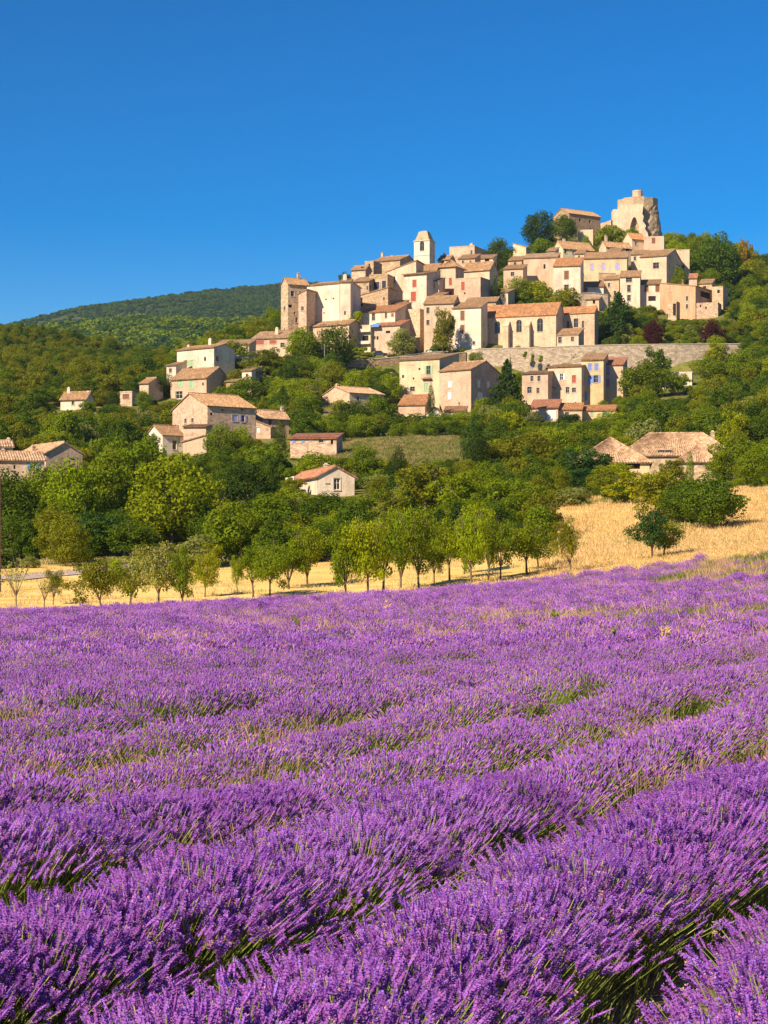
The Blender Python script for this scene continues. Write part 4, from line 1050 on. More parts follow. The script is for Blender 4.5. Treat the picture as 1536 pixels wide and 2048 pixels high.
def ell_lobes(n, cz, rx, rz, r0, r1, seed, bottom=-.6, fill=.35):
    rg = random.Random(seed); L = []
    while len(L) < n:
        x, y, z = (rg.gauss(0, 1) for _ in range(3)); l = math.sqrt(x*x+y*y+z*z)
        x, y, z = x/l, y/l, z/l
        if z < bottom: continue
        q = (1 - fill*rg.random()**2)*rg.uniform(.86, 1.08)
        r = rg.uniform(r0, r1)
        L.append((x*(rx-r*.6)*q, y*(rx-r*.6)*q, cz + z*(rz-r*.6)*q, r*rg.uniform(.9, 1.25), r*rg.uniform(.9, 1.25), r*rg.uniform(.7, 1.0)))
    L.append((0, 0, cz, rx*.6, rx*.6, rz*.6))
    return L

def trunk_mesh(name, h0, h1, r, limbs, seed, mat, lean=0.0, spread=.3, bare=False):
    rg = random.Random(seed); mb = MB()
    top = (lean*.5, 0, h0)
    mb.tube([(0, 0, -.06), (rg.uniform(-.01, .01), 0, h0*.4), top], [r*1.3, r, r*.85], 7)
    for k in range(limbs):
        an = 2*math.pi*(k + rg.uniform(-.3, .3))/limbs; s = spread*rg.uniform(.7, 1.1); zt = h1*rg.uniform(.85, 1.05)
        mid = (top[0] + s*.45*math.cos(an), s*.45*math.sin(an), h0 + (zt-h0)*.45)
        tip = (top[0] + s*math.cos(an), s*math.sin(an), zt)
        mb.tube([(top[0], top[1], h0*.93), mid, tip], [r*.6, r*.4, r*.12], 5)
        for j in range(3 if bare else 2):
            a2 = an + rg.uniform(-1, 1); p = Vector(mid).lerp(Vector(tip), rg.uniform(.1, .8))
            q = p + Vector((math.cos(a2)*s*.4, math.sin(a2)*s*.4, (zt-h0)*rg.uniform(.15, .4)))
            mb.tube([p, q], [r*.25, r*.06], 4)
    return mb.mesh(name, mat, True)

PROTO = {}
def proto(key, crowns, trunks): PROTO[key] = (crowns, trunks)
proto('broad', [crown_mesh('crown', ell_lobes(52, .50, .46, .49, .09, .17, s, bottom=-.85), 8000, .027, LEAF) for s in (1, 2, 3, 4)], [trunk_mesh('trunk', .25, .7, .025, 5, s, BARK, spread=.25) for s in (1, 2)])
proto('loose', [crown_mesh('crown', ell_lobes(46, .50, .46, .49, .06, .13, s, fill=.8, bottom=-.85), 5600, .031, LEAF, shell=.4, rough=1.1) for s in (11, 12, 13)], [trunk_mesh('trunk', .22, .8, .025, 6, s, BARK, spread=.3) for s in (11, 12)])
proto('bush', [crown_mesh('crown', ell_lobes(30, .42, .47, .55, .12, .22, s, bottom=-.5), 5200, .042, LEAF) for s in (21, 22, 23)], [trunk_mesh('trunk', .15, .5, .03, 4, s, BARK, spread=.2) for s in (21,)])
proto('cypress', [crown_mesh('crown', [(random.Random(s*9+i).uniform(-.03, .03), random.Random(s*7+i).uniform(-.03, .03), .06+.90*i/17, r_, r_, .085) for i in range(18)
        for r_ in [max(.06, .36*math.sin(math.pi*min(1, (.14+.84*i/17)))**.75)]], 4200, .035, LEAF, up=(0, 0, 1), rough=.6, aspect=.6) for s in (31, 32)], [trunk_mesh('trunk', .2, .6, .02, 2, 31, BARK, spread=.03)])
proto('cone', [crown_mesh('crown', [(rr*math.cos(a_), rr*math.sin(a_), z_, q_, q_, q_*.65) for s_ in [random.Random(s)] for i in range(64)
        for z_ in [.08 + .86*(i/63)] for rr in [.42*(1-(i/63))**.8*s_.uniform(.25, 1.15)] for a_ in [i*2.4 + s_.uniform(-.9, .9)] for q_ in [(.05 + .11*(1-i/63))*s_.uniform(.6, 1.35)]], 6000, .034, LEAF, shell=.6, rough=1.0) for s in (41, 42)], [trunk_mesh('trunk', .4, .9, .022, 3, 41, BARK, spread=.05)])
proto('orchard', [crown_mesh('crown', [(x_*(1.0 + .25*math.sin(s*1.3)) + .07*math.sin(s*2.1), y_, z_, a_, b2_, c2_) for x_, y_, z_, a_, b2_, c2_ in ell_lobes(26 + 6*(s % 3), .50 + .05*(s % 3), .43, .42 - .03*(s % 2), .04, .14, s, fill=.85, bottom=-.9)], 5000, .027, LEAF, shell=.35, rough=1.0, up=(0, 0, 1), aspect=.7) for s in (51, 52, 53, 54, 55, 56, 57)], [trunk_mesh('trunk', .13 + .035*(s % 4), .85, .022, 5 + s % 3, s, BARK, spread=.30) for s in (51, 52, 53, 54, 55)])
proto('sparse', [crown_mesh('crown', ell_lobes(16, .66, .46, .34, .04, .09, s, fill=.6), 420, .03, LEAF, shell=.2, rough=1.2, up=(0, 0, 1)) for s in (61,)], [trunk_mesh('trunk', .33, .95, .028, 6, 61, BARKL, spread=.42, bare=True)])

G = {'bright': (.190, .240, .006), 'mid': (.130, .180, .006), 'dark': (.070, .115, .008), 'olive': (.19, .21, .065), 'blue': (.042, .098, .022), 'yellow': (.225, .250, .006),
     'plum': (.070, .018, .020), 'orange': (.30, .20, .03), 'pale': (.27, .29, .09), 'moss': (.155, .170, .010), 'deep': (.036, .068, .010), 'grey': (.16, .17, .07)}
NT = [0]
def tree(name, label, px, ytop, wpx, hd, sp, col, group=None, cat='tree', lean=0.0, dz=0.0, hm=None):
    """photo x of the stem, photo y of the crown top, crown width in px, half depth"""
    Y = 2*hd; X = (px-CX)/F*Y; z0 = gz(X, Y) + dz; zt = CZ + (HY-ytop)/F*Y
    w = wpx*Y/F; h = zt - z0
    if hm is not None: z0 = zt - hm; h = hm
    if h < .35*w: z0 = zt - .6*w; h = .6*w
    if h > 2.6*w and sp not in ('cypress',): h = 2.6*w; z0 = zt - h
    i = NT[0]; NT[0] += 1
    cr, tk = PROTO[sp]
    o = empty(name, (X, Y, z0), (i*2.399) % 6.283 if lean == 0 else 0.0)
    if lean: o.rotation_euler = (lean*.4, lean, (i*2.399) % 6.283)
    tag(o, label, cat, group)
    c = bpy.data.objects.new('crown', cr[i % len(cr)]); COL.objects.link(c); c.parent = o
    wk = w/.96*(1.25 if sp == 'cypress' else 1.0)
    if sp == 'cone': wk *= 1.05
    kf = 1.3 if sp == 'orchard' else 1.0
    c.scale = (wk*kf, wk*kf, h)
    j = random.uniform(.86, 1.16); g_ = G[col]
    c.color = (g_[0]*j*random.uniform(.93, 1.07), g_[1]*j, g_[2]*j, 1)
    t_ = bpy.data.objects.new('trunk', tk[i % len(tk)]); COL.objects.link(t_); t_.parent = o; t_.scale = (max(w, h*.6), max(w, h*.6), h)
    return o

FT = 'fruit tree in the straw strip along the lavender'
for a in [
 ('nearly bare pruned almond tree at the left end of the straw strip', 33,1128,68,66,'sparse','pale'),
 ('thin sapling between the bare almond and the leaning almond, left one', 88,1152,30,67,'sparse','moss'),
 ('thin sapling between the bare almond and the leaning almond, right one', 106,1146,34,70,'orchard','moss'),
 ('leaning almond tree with a dark trunk and wide crown at the left', 203,1105,112,65,'orchard','moss'),
 ('light green almond tree right of the leaning one', 258,1100,84,67,'orchard','bright'),
 ('almond tree with a pale grey green top beside the straight dark trunk', 318,1098,90,66,'orchard','pale'),
 ('almond tree with a straight dark trunk left of the gap with the road', 365,1088,72,66,'orchard','mid'),
 ('small yellow green tree in front of the road gap', 410,1108,54,72,'orchard','yellow'),
 ('thin young tree in the straw right of the road gap', 474,1118,36,69,'orchard','bright'),
 ('low round crowned tree left of the orchard shade', 506,1092,74,71,'orchard','mid'),
 ('fruit tree with a forked dark trunk in the orchard shade', 540,1072,92,70,'orchard','mid'),
 ('fruit tree second from the forked one in the orchard shade', 577,1068,80,74,'orchard','mid'),
 ('fruit tree with the long shadow to its right', 615,1058,84,74,'orchard','bright'),
 ('tall vase shaped almond tree standing nearest the lavender in the middle', 690,1030,104,65,'orchard','mid'),
 ('dark trunked almond tree right of the vase shaped one', 735,1010,104,65,'orchard','bright'),
 ('tall almond tree with the darkest trunk in the middle row', 766,1000,90,67,'orchard','mid'),
 ('almond tree with a pale trunk right of the darkest trunk', 800,1005,92,70,'orchard','bright'),
 ('slender almond tree standing left of the small sapling', 838,1020,80,69,'orchard','mid'),
 ('small sapling in the middle of the straw strip', 868,1092,44,72,'orchard','bright'),
 ('broad almond tree right of the small sapling', 899,1030,92,73,'orchard','bright'),
 ('almond tree in front of the double trunks', 943,1022,88,69,'orchard','bright'),
 ('almond tree with a thick short trunk behind the front row', 928,1020,80,76,'orchard','mid'),
 ('almond tree second right of the double trunks', 977,1018,90,71,'orchard','bright'),
 ('slim tree with a very thin dark trunk at the right of the row', 1001,1040,70,70,'orchard','mid'),
 ('dense round almond tree casting a shadow to its right', 1054,1030,94,72,'orchard','mid'),
 ('almond tree half behind the dense round one', 1076,1050,70,75,'orchard','dark'),
 ('small leaning tree alone in the straw, last of the row', 1142,1040,56,70,'orchard','moss'),
 ('dark green lone tree with a stout trunk in the dry grass', 1304,1018,88,73,'orchard','blue'),
 ('slim lone tree touching the dark green one in the dry grass', 1328,1030,72,74,'orchard','mid'),
]:
    wj = random.uniform(.85, 1.3) if a[5] == 'orchard' else 1.0
    tree('fruit_tree', a[0], a[1], a[2] + random.uniform(-18, 4), a[3]*wj, *a[4:], group=FT, lean=-.14 if 'leaning' in a[0] else random.choice((-.07, -.04, .03, .06)))

BELT = 'big trees in the belt behind the orchard'
for a in [
 ('dark spreading tree at the left edge below the blue shuttered farmhouse', 18,940,140,108,'broad','dark'),
 ('leafy tree second from the left edge in the belt', 80,925,110,112,'broad','mid'),
 ('bright leafy tree below the tan gabled farmhouse', 138,915,130,108,'broad','bright'),
 ('plane tree with a visible pale trunk in the left belt', 205,905,140,112,'broad','mid'),
 ('tall loose green tree left of the great yellow green tree', 268,862,150,128,'loose','mid'),
 ('great yellow green tree, the biggest crown in the left belt', 345,905,190,100,'broad','bright'),
 ('olive green tree touching the great yellow green tree on its right', 425,955,90,108,'loose','yellow'),
 ('dark bushy tree low at the left edge above the road', 40,1030,140,94,'broad','dark'),
 ('dark thicket of leaves above the gravel road at left', 120,1020,150,96,'loose','moss'),
 ('blue green bushy tree below the pale plane trunk', 190,1022,130,95,'broad','blue'),
 ('mid green bushy tree at the foot of the great yellow green tree', 262,1035,110,93,'loose','dark'),
 ('round dark tree under the cream farm outbuilding', 300,1000,110,104,'broad','dark'),
 ('dark layered chestnut right of the road gap', 492,928,130,112,'broad','deep'),
 ('deep green tree standing over the road gap', 470,1000,100,98,'broad','mid'),
 ('bright crowned tree left of the bungalow', 545,985,130,104,'broad','mid'),
 ('dense green tree in front of the bungalow, left', 585,975,120,116,'broad','bright'),
 ('dense dark tree in front of the bungalow, right', 660,985,130,108,'broad','dark'),
 ('leafy tree right below the bungalow gable', 725,990,110,106,'loose','mid'),
 ('tall feathery tree in the middle of the belt', 778,975,110,100,'loose','moss'),
 ('brown green tree in the middle of the belt left of the oaks', 850,915,140,116,'loose','moss'),
 ('tall bright tree above the middle of the orchard row', 905,940,120,104,'loose','bright'),
 ('mid green tree left of the pollard at the belt end', 960,960,120,106,'loose','mid'),
 ('broad bright tree over the right orchard trunks', 1010,945,130,104,'loose','mid'),
 ('pollarded tree with a pale trunk at the right end of the belt', 1085,975,90,92,'loose','moss'),
 ('dark tree behind the right orchard trunks', 1050,980,110,100,'broad','mid'),
 ('low dark undergrowth tree behind the orchard shade, left', 560,1045,110,88,'broad','mid'),
 ('low dark undergrowth tree behind the orchard shade, right', 640,1040,110,88,'broad','dark'),
 ('shaded tree behind the vase shaped almond', 710,1040,90,90,'loose','dark'),
 ('shaded tree behind the small sapling', 860,1010,110,96,'loose','mid'),
]:
    tree('broadleaf_tree', a[0], *a[1:], group=BELT)

MIDG = 'trees and bushes on the slope below the village'
for a in [
 ('tall dark columnar cypress in the meadow', 946,834,58,165,'cypress','deep'),
 ('shorter rounded cypress left of the meadow', 797,891,40,150,'cypress','deep'),
 ('slim dark cypress against the square pink house', 862,764,17,240,'cypress','deep'),
 ('slim bright cypress before the right farm', 1380,900,18,136,'cypress','mid'),
 ('dark cypress beside the cream house with the broad tan roof', 989,552,18,306,'cypress','deep'),
 ('pointed dark spire tree behind the tall conifer', 1021,706,9,246,'cypress','deep'),
 ('tall conifer with a ragged top before the great wall', 1014,714,82,238,'cone','deep'),
 ('pointed pine in front of the cream house left of the church', 886,612,52,285,'loose','moss'),
 ('round clipped grey green tree above the parked cars', 803,654,62,284,'broad','olive'),
 ('very dark broad tree right of the church choir', 1238,580,88,295,'cone','deep'),
 ('dark plum coloured tree, the left of two, above the great wall', 1306,640,48,290,'broad','plum'),
 ('dark plum coloured tree, the right of two, above the great wall', 1424,640,56,290,'broad','plum'),
 ('rust tinted shrub on the right hillside', 1505,618,46,300,'bush','orange'),
 ('big dark round tree left of the palace wing', 1080,420,74,380,'broad','deep'),
 ('dark round tree in front of the palace wing', 1130,428,56,378,'broad','dark'),
 ('green tree on the skyline right of the flat topped block', 998,476,66,345,'broad','dark'),
 ('green climbing bush left of the round keep', 1222,448,68,380,'bush','bright'),
 ('green bush at the foot of the keep face', 1262,455,36,378,'bush','mid'),
 ('small green bush under the big dark round tree', 1085,476,40,368,'bush','mid'),
 ('low green hedge bush under the palace wing', 1172,470,26,364,'bush','mid'),
 ('large brown green tree on the right skyline', 1436,464,110,352,'broad','dark'),
 ('small tree with a red tinge at the far right skyline', 1490,474,38,372,'loose','orange'),
 ('green tree on the skyline right of the keep', 1352,478,44,372,'broad','bright'),
 ('second green tree on the skyline right of the keep', 1384,476,50,372,'broad','mid'),
 ('green tree in front of the wide cream house', 1357,530,46,324,'broad','mid'),
 ('dark green bush below the small pink house', 1037,553,62,312,'broad','mid'),
 ('yellow green garden bush behind the church roof', 1075,562,70,313,'bush','yellow'),
 ('rounded olive garden tree behind the church roof', 1128,574,70,308,'bush','moss'),
 ('big bright green tree below the blank cream wall', 606,652,78,276,'broad','bright'),
 ('big dark green tree below the blank cream wall', 672,648,90,277,'broad','dark'),
 ('dark tree on the skyline left of the village, left one', 465,650,64,296,'broad','dark'),
 ('dark tree on the skyline left of the village, right one', 515,634,70,300,'broad','moss'),
 ('round green bush in front of the low cream house', 470,682,58,266,'bush','mid'),
 ('olive brown tree on the left shoulder bank', 530,694,90,258,'loose','moss'),
 ('grey shrub on the bank under the red balcony rail', 505,730,60,252,'loose','grey'),
 ('dark green tree on the bank below the big bright tree', 600,722,90,256,'broad','dark'),
 ('mid green tree on the bank left of the cream gabled cottage', 655,722,80,255,'broad','mid'),
 ('dark tree left of the pink shuttered house', 318,745,76,254,'broad','dark'),
 ('mossy bush on the bank right of the pink house with green shutters', 474,738,52,252,'bush','moss'),
 ('green bush at the foot of the brown stone side on the left shoulder', 448,772,44,243,'bush','mid'),
 ('round tree between the pink cottage and the cream gabled cottage', 608,792,76,222,'broad','mid'),
 ('dark tree left of the cream gabled cottage', 560,755,96,238,'broad','dark'),
 ('green bank tree above the stone farmhouse', 490,752,80,236,'broad','mid'),
 ('big green tree in front of the stone farmhouse, left', 440,848,74,178,'broad','mid'),
 ('bright bush in front of the stone farmhouse, right', 482,850,56,180,'broad','bright'),
 ('grey olive tree left of the stone farmhouse', 292,815,60,206,'loose','olive'),
 ('dark bush in front of the pale outbuilding', 430,905,130,162,'broad','dark'),
 ('mixed bush below the long pink stone house', 530,885,100,165,'loose','mid'),
 ('green tree above the salmon bungalow roof', 632,902,96,156,'broad','bright'),
 ('green tree right of the salmon bungalow roof', 725,890,80,160,'broad','mid'),
 ('olive shrub under the shorter cypress', 760,945,80,138,'loose','olive'),
 ('bush with pale tips right of the bungalow', 800,960,90,130,'loose','grey'),
 ('dark hedge in front of the cream gabled cottage, left', 705,800,80,214,'broad','dark'),
 ('yellow green bush beside the cream gabled cottage', 680,795,50,222,'loose','moss'),
 ('green tree in front of the cream gabled cottage, right', 755,788,70,218,'broad','mid'),
 ('dark hedge below the orange roofed lean to', 820,826,90,212,'bush','dark'),
 ('dark green hedge left end over the meadow', 725,845,90,204,'bush','dark'),
 ('bright hedge tree over the meadow', 875,826,90,208,'broad','mid'),
 ('big bright hedge tree right of the tiny white hut', 920,822,90,210,'broad','bright'),
 ('bush at the foot of the square pink house', 965,795,44,238,'bush','mid'),
 ('green bush under the tall conifer', 1030,800,60,232,'broad','mid'),
 ('brown grey round bush left of the salmon garage', 1068,822,40,226,'bush','grey'),
 ('dark round bush below the middle garage', 1142,828,52,220,'bush','deep'),
 ('green bush right of the garage row', 1100,842,64,216,'broad','mid'),
 ('bright bush behind the tall columnar cypress', 1000,848,60,196,'broad','bright'),
 ('big oak with pale clustered leaves left of the right farm', 1055,865,150,166,'broad','moss'),
 ('small oak right of the pale clustered oak', 1140,862,80,172,'broad','moss'),
 ('dark blue green bush leaning over the left wing of the right farm', 1168,893,120,134,'loose','blue'),
 ('dark evergreen shrub below the left wing of the right farm', 1165,935,100,130,'broad','blue'),
 ('clustered oak bush below the blue green shrub', 1210,930,80,124,'broad','moss'),
 ('yellow green tree filling the front of the right farm', 1265,938,130,108,'loose','yellow'),
 ('tall loose yellow green tree over the lone pair', 1318,932,120,97,'loose','moss'),
 ('big dark evergreen oak in the dry grass at right', 1425,945,150,92,'broad','dark'),
 ('evergreen oak left half behind the big dark one', 1370,955,110,95,'broad','dark'),
 ('yellow green shrub under the left wing of the right farm', 1236,918,76,126,'loose','yellow'),
 ('green shrub hiding the right wing wall of the farm', 1345,914,66,130,'loose','moss'),
 ('bushy tree at the right end of the farm roofs', 1446,896,76,132,'broad','mid'),
 ('tree half hiding the small white cottage in the left wood', 178,797,44,222,'loose','mid'),
 ('upright dark tree beside the square hut in the left wood', 226,778,30,226,'cypress','deep'),
 ('leafy tree before the pink cottage in the left wood', 288,782,40,232,'broad','mid'),
 ('tall slim tree before the white gabled house', 300,858,44,176,'loose','mid'),
 ('upright dark tree between the farmhouse and the long pink stone house', 560,838,30,190,'cypress','dark'),
 ('bright green tree right of the right farm', 1480,868,130,142,'broad','mid'),
 ('green tree at the right edge beside the farm', 1530,890,110,138,'broad','bright'),
 ('dark tree above the right farm roof', 1275,800,60,190,'broad','deep'),
 ('green tree left of the right farm roof', 1225,822,90,196,'broad','bright'),
 ('big tree in front of the great wall, right of the violet shutters', 1285,722,110,250,'broad','mid'),
 ('tree with an open crown rising above the great wall edge', 1312,690,66,258,'loose','dark'),
 ('bright tree below the white flat roofed house', 1290,795,100,232,'broad','bright'),
 ('tree half hiding the low white flat roofed house', 1356,742,58,252,'loose','mid'),
 ('green tree in front of the great wall at its right part', 1420,712,84,262,'broad','mid'),
 ('paler tree right of the one before the great wall', 1480,700,80,262,'broad','bright'),
]:
    nm = 'cypress' if a[5] == 'cypress' else 'bush' if a[5] == 'bush' else 'tree'
    nm = {'cypress': 'cypress_tree', 'bush': 'bush', 'tree': 'broadleaf_tree'}[nm]
    if a[5] == 'cone': nm = 'conifer_tree' if 'broad' not in a[0] else 'broadleaf_tree'
    tree(nm, a[0], *a[1:], group=MIDG, cat={'bush': 'bush'}.get(nm, 'tree'))
# ------------------------------------------------------------------ masses: woods, thicket, mountain forest
def scatter(name, label, protos, P, rot, scl, idx, cat=None):
    """one object whose points carry copies of the given meshes"""
    col = bpy.data.collections.new(name + '_kinds')
    for i, me_ in enumerate(protos):
        col.objects.link(bpy.data.objects.new('%s_kind_%02d' % (name, i), me_))
    me_ = bpy.data.meshes.new(name)
    n = len(P)
    me_.vertices.add(n); me_.vertices.foreach_set('co', np.asarray(P, np.float32).ravel())
    for nm, tp, arr in (('rot', 'FLOAT_VECTOR', rot), ('scl', 'FLOAT_VECTOR', scl)):
        a_ = me_.attributes.new(nm, tp, 'POINT'); a_.data.foreach_set('vector', np.asarray(arr, np.float32).ravel())
    a_ = me_.attributes.new('kind_index', 'INT', 'POINT'); a_.data.foreach_set('value', np.asarray(idx, np.int32))
    o = link(name, me_)
    tag(o, label, cat, kind='stuff')
    ng = bpy.data.node_groups.new(name + '_scatter', 'GeometryNodeTree')
    ng.interface.new_socket('Geometry', in_out='INPUT', socket_type='NodeSocketGeometry')
    ng.interface.new_socket('Geometry', in_out='OUTPUT', socket_type='NodeSocketGeometry')
    N = ng.nodes; gi, go = N.new('NodeGroupInput'), N.new('NodeGroupOutput')
    ci = N.new('GeometryNodeCollectionInfo'); ci.inputs['Collection'].default_value = col
    ci.inputs['Separate Children'].default_value = True; ci.inputs['Reset Children'].default_value = True
    ip = N.new('GeometryNodeInstanceOnPoints'); ip.inputs['Pick Instance'].default_value = True
    def na(nm, tp):
        q = N.new('GeometryNodeInputNamedAttribute'); q.data_type = tp; q.inputs['Name'].default_value = nm; return q.outputs['Attribute']
    L_ = ng.links
    L_.new(gi.outputs[0], ip.inputs['Points']); L_.new(ci.outputs[0], ip.inputs['Instance'])
    L_.new(na('kind_index', 'INT'), ip.inputs['Instance Index']); L_.new(na('rot', 'FLOAT_VECTOR'), ip.inputs['Rotation']); L_.new(na('scl', 'FLOAT_VECTOR'), ip.inputs['Scale'])
    L_.new(ip.outputs[0], go.inputs[0])
    md = o.modifiers.new('scatter', 'NODES'); md.node_group = ng
    return o

def recolour(me_, mat):
    q = me_.copy(); q.materials.clear(); q.materials.append(mat); return q
LM = {k: leaf_mat('foliage_' + k, G[k]) for k in ('bright', 'mid', 'dark', 'moss', 'deep', 'olive', 'yellow', 'grey', 'blue')}

# picture boxes of what should stay in view
KEEPOUT = []
for h in HOUSES:
    c_, s_ = math.cos(h['th']), math.sin(h['th']); pp = []
    for a in (-1, 1):
        for b_ in (-1, 1):
            x, y = h['cen'][0] + a*h['w']/2*c_ - b_*h['d']/2*s_, h['cen'][1] + a*h['w']/2*s_ + b_*h['d']/2*c_
            pp += [proj(x, y, h['zb']), proj(x, y, h['zb']+h['h'])]
    KEEPOUT.append((min(p[0] for p in pp), max(p[0] for p in pp), min(p[1] for p in pp), max(p[1] for p in pp[0::2]), h['cen'][1]-h['d']/2))
KEEPOUT += [(918, 974, 838, 925, 328.0), (780, 815, 893, 955, 299.0), (560, 640, 940, 972, 282.0), (930, 1484, 690, 762, 566.0), (694, 930, 708, 742, 560.0), (1226, 1335, 375, 470, 784.0), (660, 930, 878, 922, 395.0), (740, 920, 698, 716, 570.0), (1318, 1370, 760, 800, 505.0)]
KO = np.array(KEEPOUT)
FOOT = [(h['cen'], h['th'], h['w']/2, h['d']/2) for h in HOUSES]

def place(region, spacing, size, seed, allow=.30, jitter=.48, near_small=False, far_small=False):
    """jittered grid of plants over a ground region, kept out of houses and lines of sight"""
    rg = np.random.default_rng(seed)
    x0, x1, y0, y1, test = region
    xs_, ys_ = np.meshgrid(np.arange(x0, x1, spacing), np.arange(y0, y1, spacing*1.35))
    xs_ = xs_.ravel() + rg.uniform(-jitter, jitter, xs_.size)*spacing; ys_ = ys_.ravel() + rg.uniform(-jitter, jitter, ys_.size)*spacing*1.35
    zs_ = TERR(xs_, ys_)
    px = CX + F*xs_/ys_; py = HY - F*(zs_-CZ)/ys_
    w = rg.uniform(size[0], size[1], len(xs_)); hh_ = w*rg.uniform(size[2], size[3], len(xs_))
    if far_small: k_ = np.where(ys_ > 600, .62, np.where(ys_ > 500, .85, 1.0)); w *= k_; hh_ *= k_
    if near_small: k_ = np.where(ys_ < 330, .62, 1.0); w *= k_; hh_ *= k_
    ok = test(px, py, xs_, ys_)
    top = py - F*hh_/ys_; hw = F*w/2/ys_
    for i in np.nonzero(ok)[0]:
        k = (KO[:, 4] > ys_[i]) & (KO[:, 0] - hw[i]*.7 < px[i]) & (KO[:, 1] + hw[i]*.7 > px[i])
        lim = KO[:, 3] - allow*(KO[:, 3]-KO[:, 2])
        if (k & (top[i] < lim)).any():
            # try a smaller one, else leave it out
            f = .45
            if (k & (py[i] - F*hh_[i]*f/ys_[i] < lim)).any(): ok[i] = False
            else: w[i] *= .6; hh_[i] *= f
        if not ok[i]: continue
        for cen, th, a, b_ in FOOT:
            dx, dy = xs_[i]-cen[0], ys_[i]-cen[1]
            if dx*dx + dy*dy > 900: continue
            u, v_ = dx*math.cos(th)+dy*math.sin(th), -dx*math.sin(th)+dy*math.cos(th)
            if abs(u) < a+.4*w[i] and abs(v_) < b_+.4*w[i]: ok[i] = False; break
    P = np.stack([xs_, ys_, zs_-.15], 1)[ok]
    n = len(P)
    R = np.stack([np.zeros(n), np.zeros(n), rg.uniform(0, 6.28, n)], 1)
    S = np.stack([w[ok], w[ok], hh_[ok]], 1)
    return P, R, S, rg

kinds = [('broad', 0, 'mid'), ('broad', 1, 'moss'), ('broad', 2, 'dark'), ('loose', 0, 'moss'), ('loose', 1, 'dark'), ('broad', 3, 'bright'), ('bush', 0, 'mid'), ('bush', 1, 'dark'), ('bush', 2, 'olive'), ('loose', 2, 'yellow'), ('cone', 0, 'deep'), ('cypress', 0, 'deep'), ('cone', 1, 'dark')]
WP = [recolour(PROTO[k][0][i], LM[c_]) for k, i, c_ in kinds]
P, R, S, rg = place((-190, 30, 395, 830, lambda px, py, x, y: (px > -260) & (px < 352 - np.clip((y-560)*.06, 0, 30)) & (py > 640) & (py < 905)), 4.6, (3.6, 10.0, .55, 1.0), 1, .2, far_small=True)
scatter('woodland', 'dense wood covering the left hillside', WP, P, R, S, rg.choice([1, 1, 1, 2, 2, 3, 4, 0, 7, 12, 3], len(P)), 'woodland')
P, R, S, rg = place((60, 250, 470, 860, lambda px, py, x, y: (px > 1255) & (px < 1800) & (py < 800) & ((px > 1330) | (y < 560)) & ~((px < 1440) & (y > 575) & (y < 640))), 4.8, (3.4, 9.0, .55, 1.15), 2, .12)
scatter('woodland', 'leafy wood covering the right hillside beyond the great wall', WP, P, R, S, rg.choice([0, 0, 1, 2, 3, 5, 5, 6, 9, 12, 4], len(P)), 'woodland')
P, R, S, rg = place((-150, 150, 174, 640, lambda px, py, x, y: (px > -220) & (np.abs(y - np.interp(px, [-140, 0, 140, 300, 450, 500], [160, 162, 168, 176, 190, 210])) > np.where(px < 500, 6, -1)) & (px < 1760) & ~((px > 700) & (px < 925) & (y > 345) & (y < 402)) & ~((px > 1090) & (y < np.where(px < 1330, 214, 228))) & ((px > 340) | (y < 400)) & ~((px > 1300) & (y > 470))), 4.0, (2.6, 8.0, .5, 1.2), 3, .28, near_small=True)
scatter('thicket', 'mixed thicket of shrubs filling the slope below the village', WP, P, R, S, rg.choice([0, 0, 1, 2, 3, 3, 4, 4, 5, 6, 7, 8, 9, 10, 12], len(P)), 'thicket')
P, R, S, rg = place((-90, 150, 560, 830, lambda px, py, x, y: (px > 430) & (px < 1500) & (py < 712)), 2.3, (1.4, 3.4, .5, .9), 4, .15)
scatter('garden_shrubs', 'small garden shrubs between the village houses', WP, P, R, S, rg.choice([0, 1, 5, 6, 6, 7, 8, 9], len(P)), 'shrubs')
print('thicket', len(P))

far = [recolour(crown_mesh('crown', ell_lobes(7, .5, .5, .45, .2, .3, 70+i), 170, .2, LEAF, rough=.8), LM[c_]) for i, c_ in enumerate(('mid', 'dark', 'blue', 'deep', 'dark'))]
def on_hill(H3, sp, rg, xr, yr, size):
    X, Ys, z = H3
    xs_, ys_ = np.meshgrid(np.arange(*xr, sp), np.arange(*yr, sp*1.6)); xs_ = xs_.ravel(); ys_ = ys_.ravel()
    xs_ = rg.uniform(xr[0], xr[1], len(xs_)); ys_ = rg.uniform(yr[0], yr[1], len(ys_))
    i = np.clip(np.searchsorted(X, xs_)-1, 0, len(X)-2); j = np.clip(np.searchsorted(Ys, ys_)-1, 0, len(Ys)-2)
    fx = (xs_-X[i])/(X[i+1]-X[i]); fy = (ys_-Ys[j])/(Ys[j+1]-Ys[j])
    zz = z[j, i]*(1-fx)*(1-fy) + z[j, i+1]*fx*(1-fy) + z[j+1, i]*(1-fx)*fy + z[j+1, i+1]*fx*fy
    px = CX + F*xs_/ys_; py = HY - F*(zz-CZ)/ys_
    ok = (px > -120) & (px < 640) & (py < 800)
    n = ok.sum(); s = rg.uniform(*size, n)
    return np.stack([xs_, ys_, zz-1.5], 1)[ok], np.stack([np.zeros(n), np.zeros(n), rg.uniform(0, 6.28, n)], 1), np.stack([s, s, s*rg.uniform(.5, .9, n)], 1)
rg = np.random.default_rng(9)
P, R, S = on_hill(MT, 6.5, rg, (-850, 0), (2480, 3540), (5, 9))
scatter('mountain_forest', 'forest covering the far mountain', far, P, R, S, rg.choice([1, 2, 2, 3, 4], len(P)), 'forest')
P, R, S = on_hill(HL, 5.5, rg, (-560, -20), (1360, 2130), (5, 10))
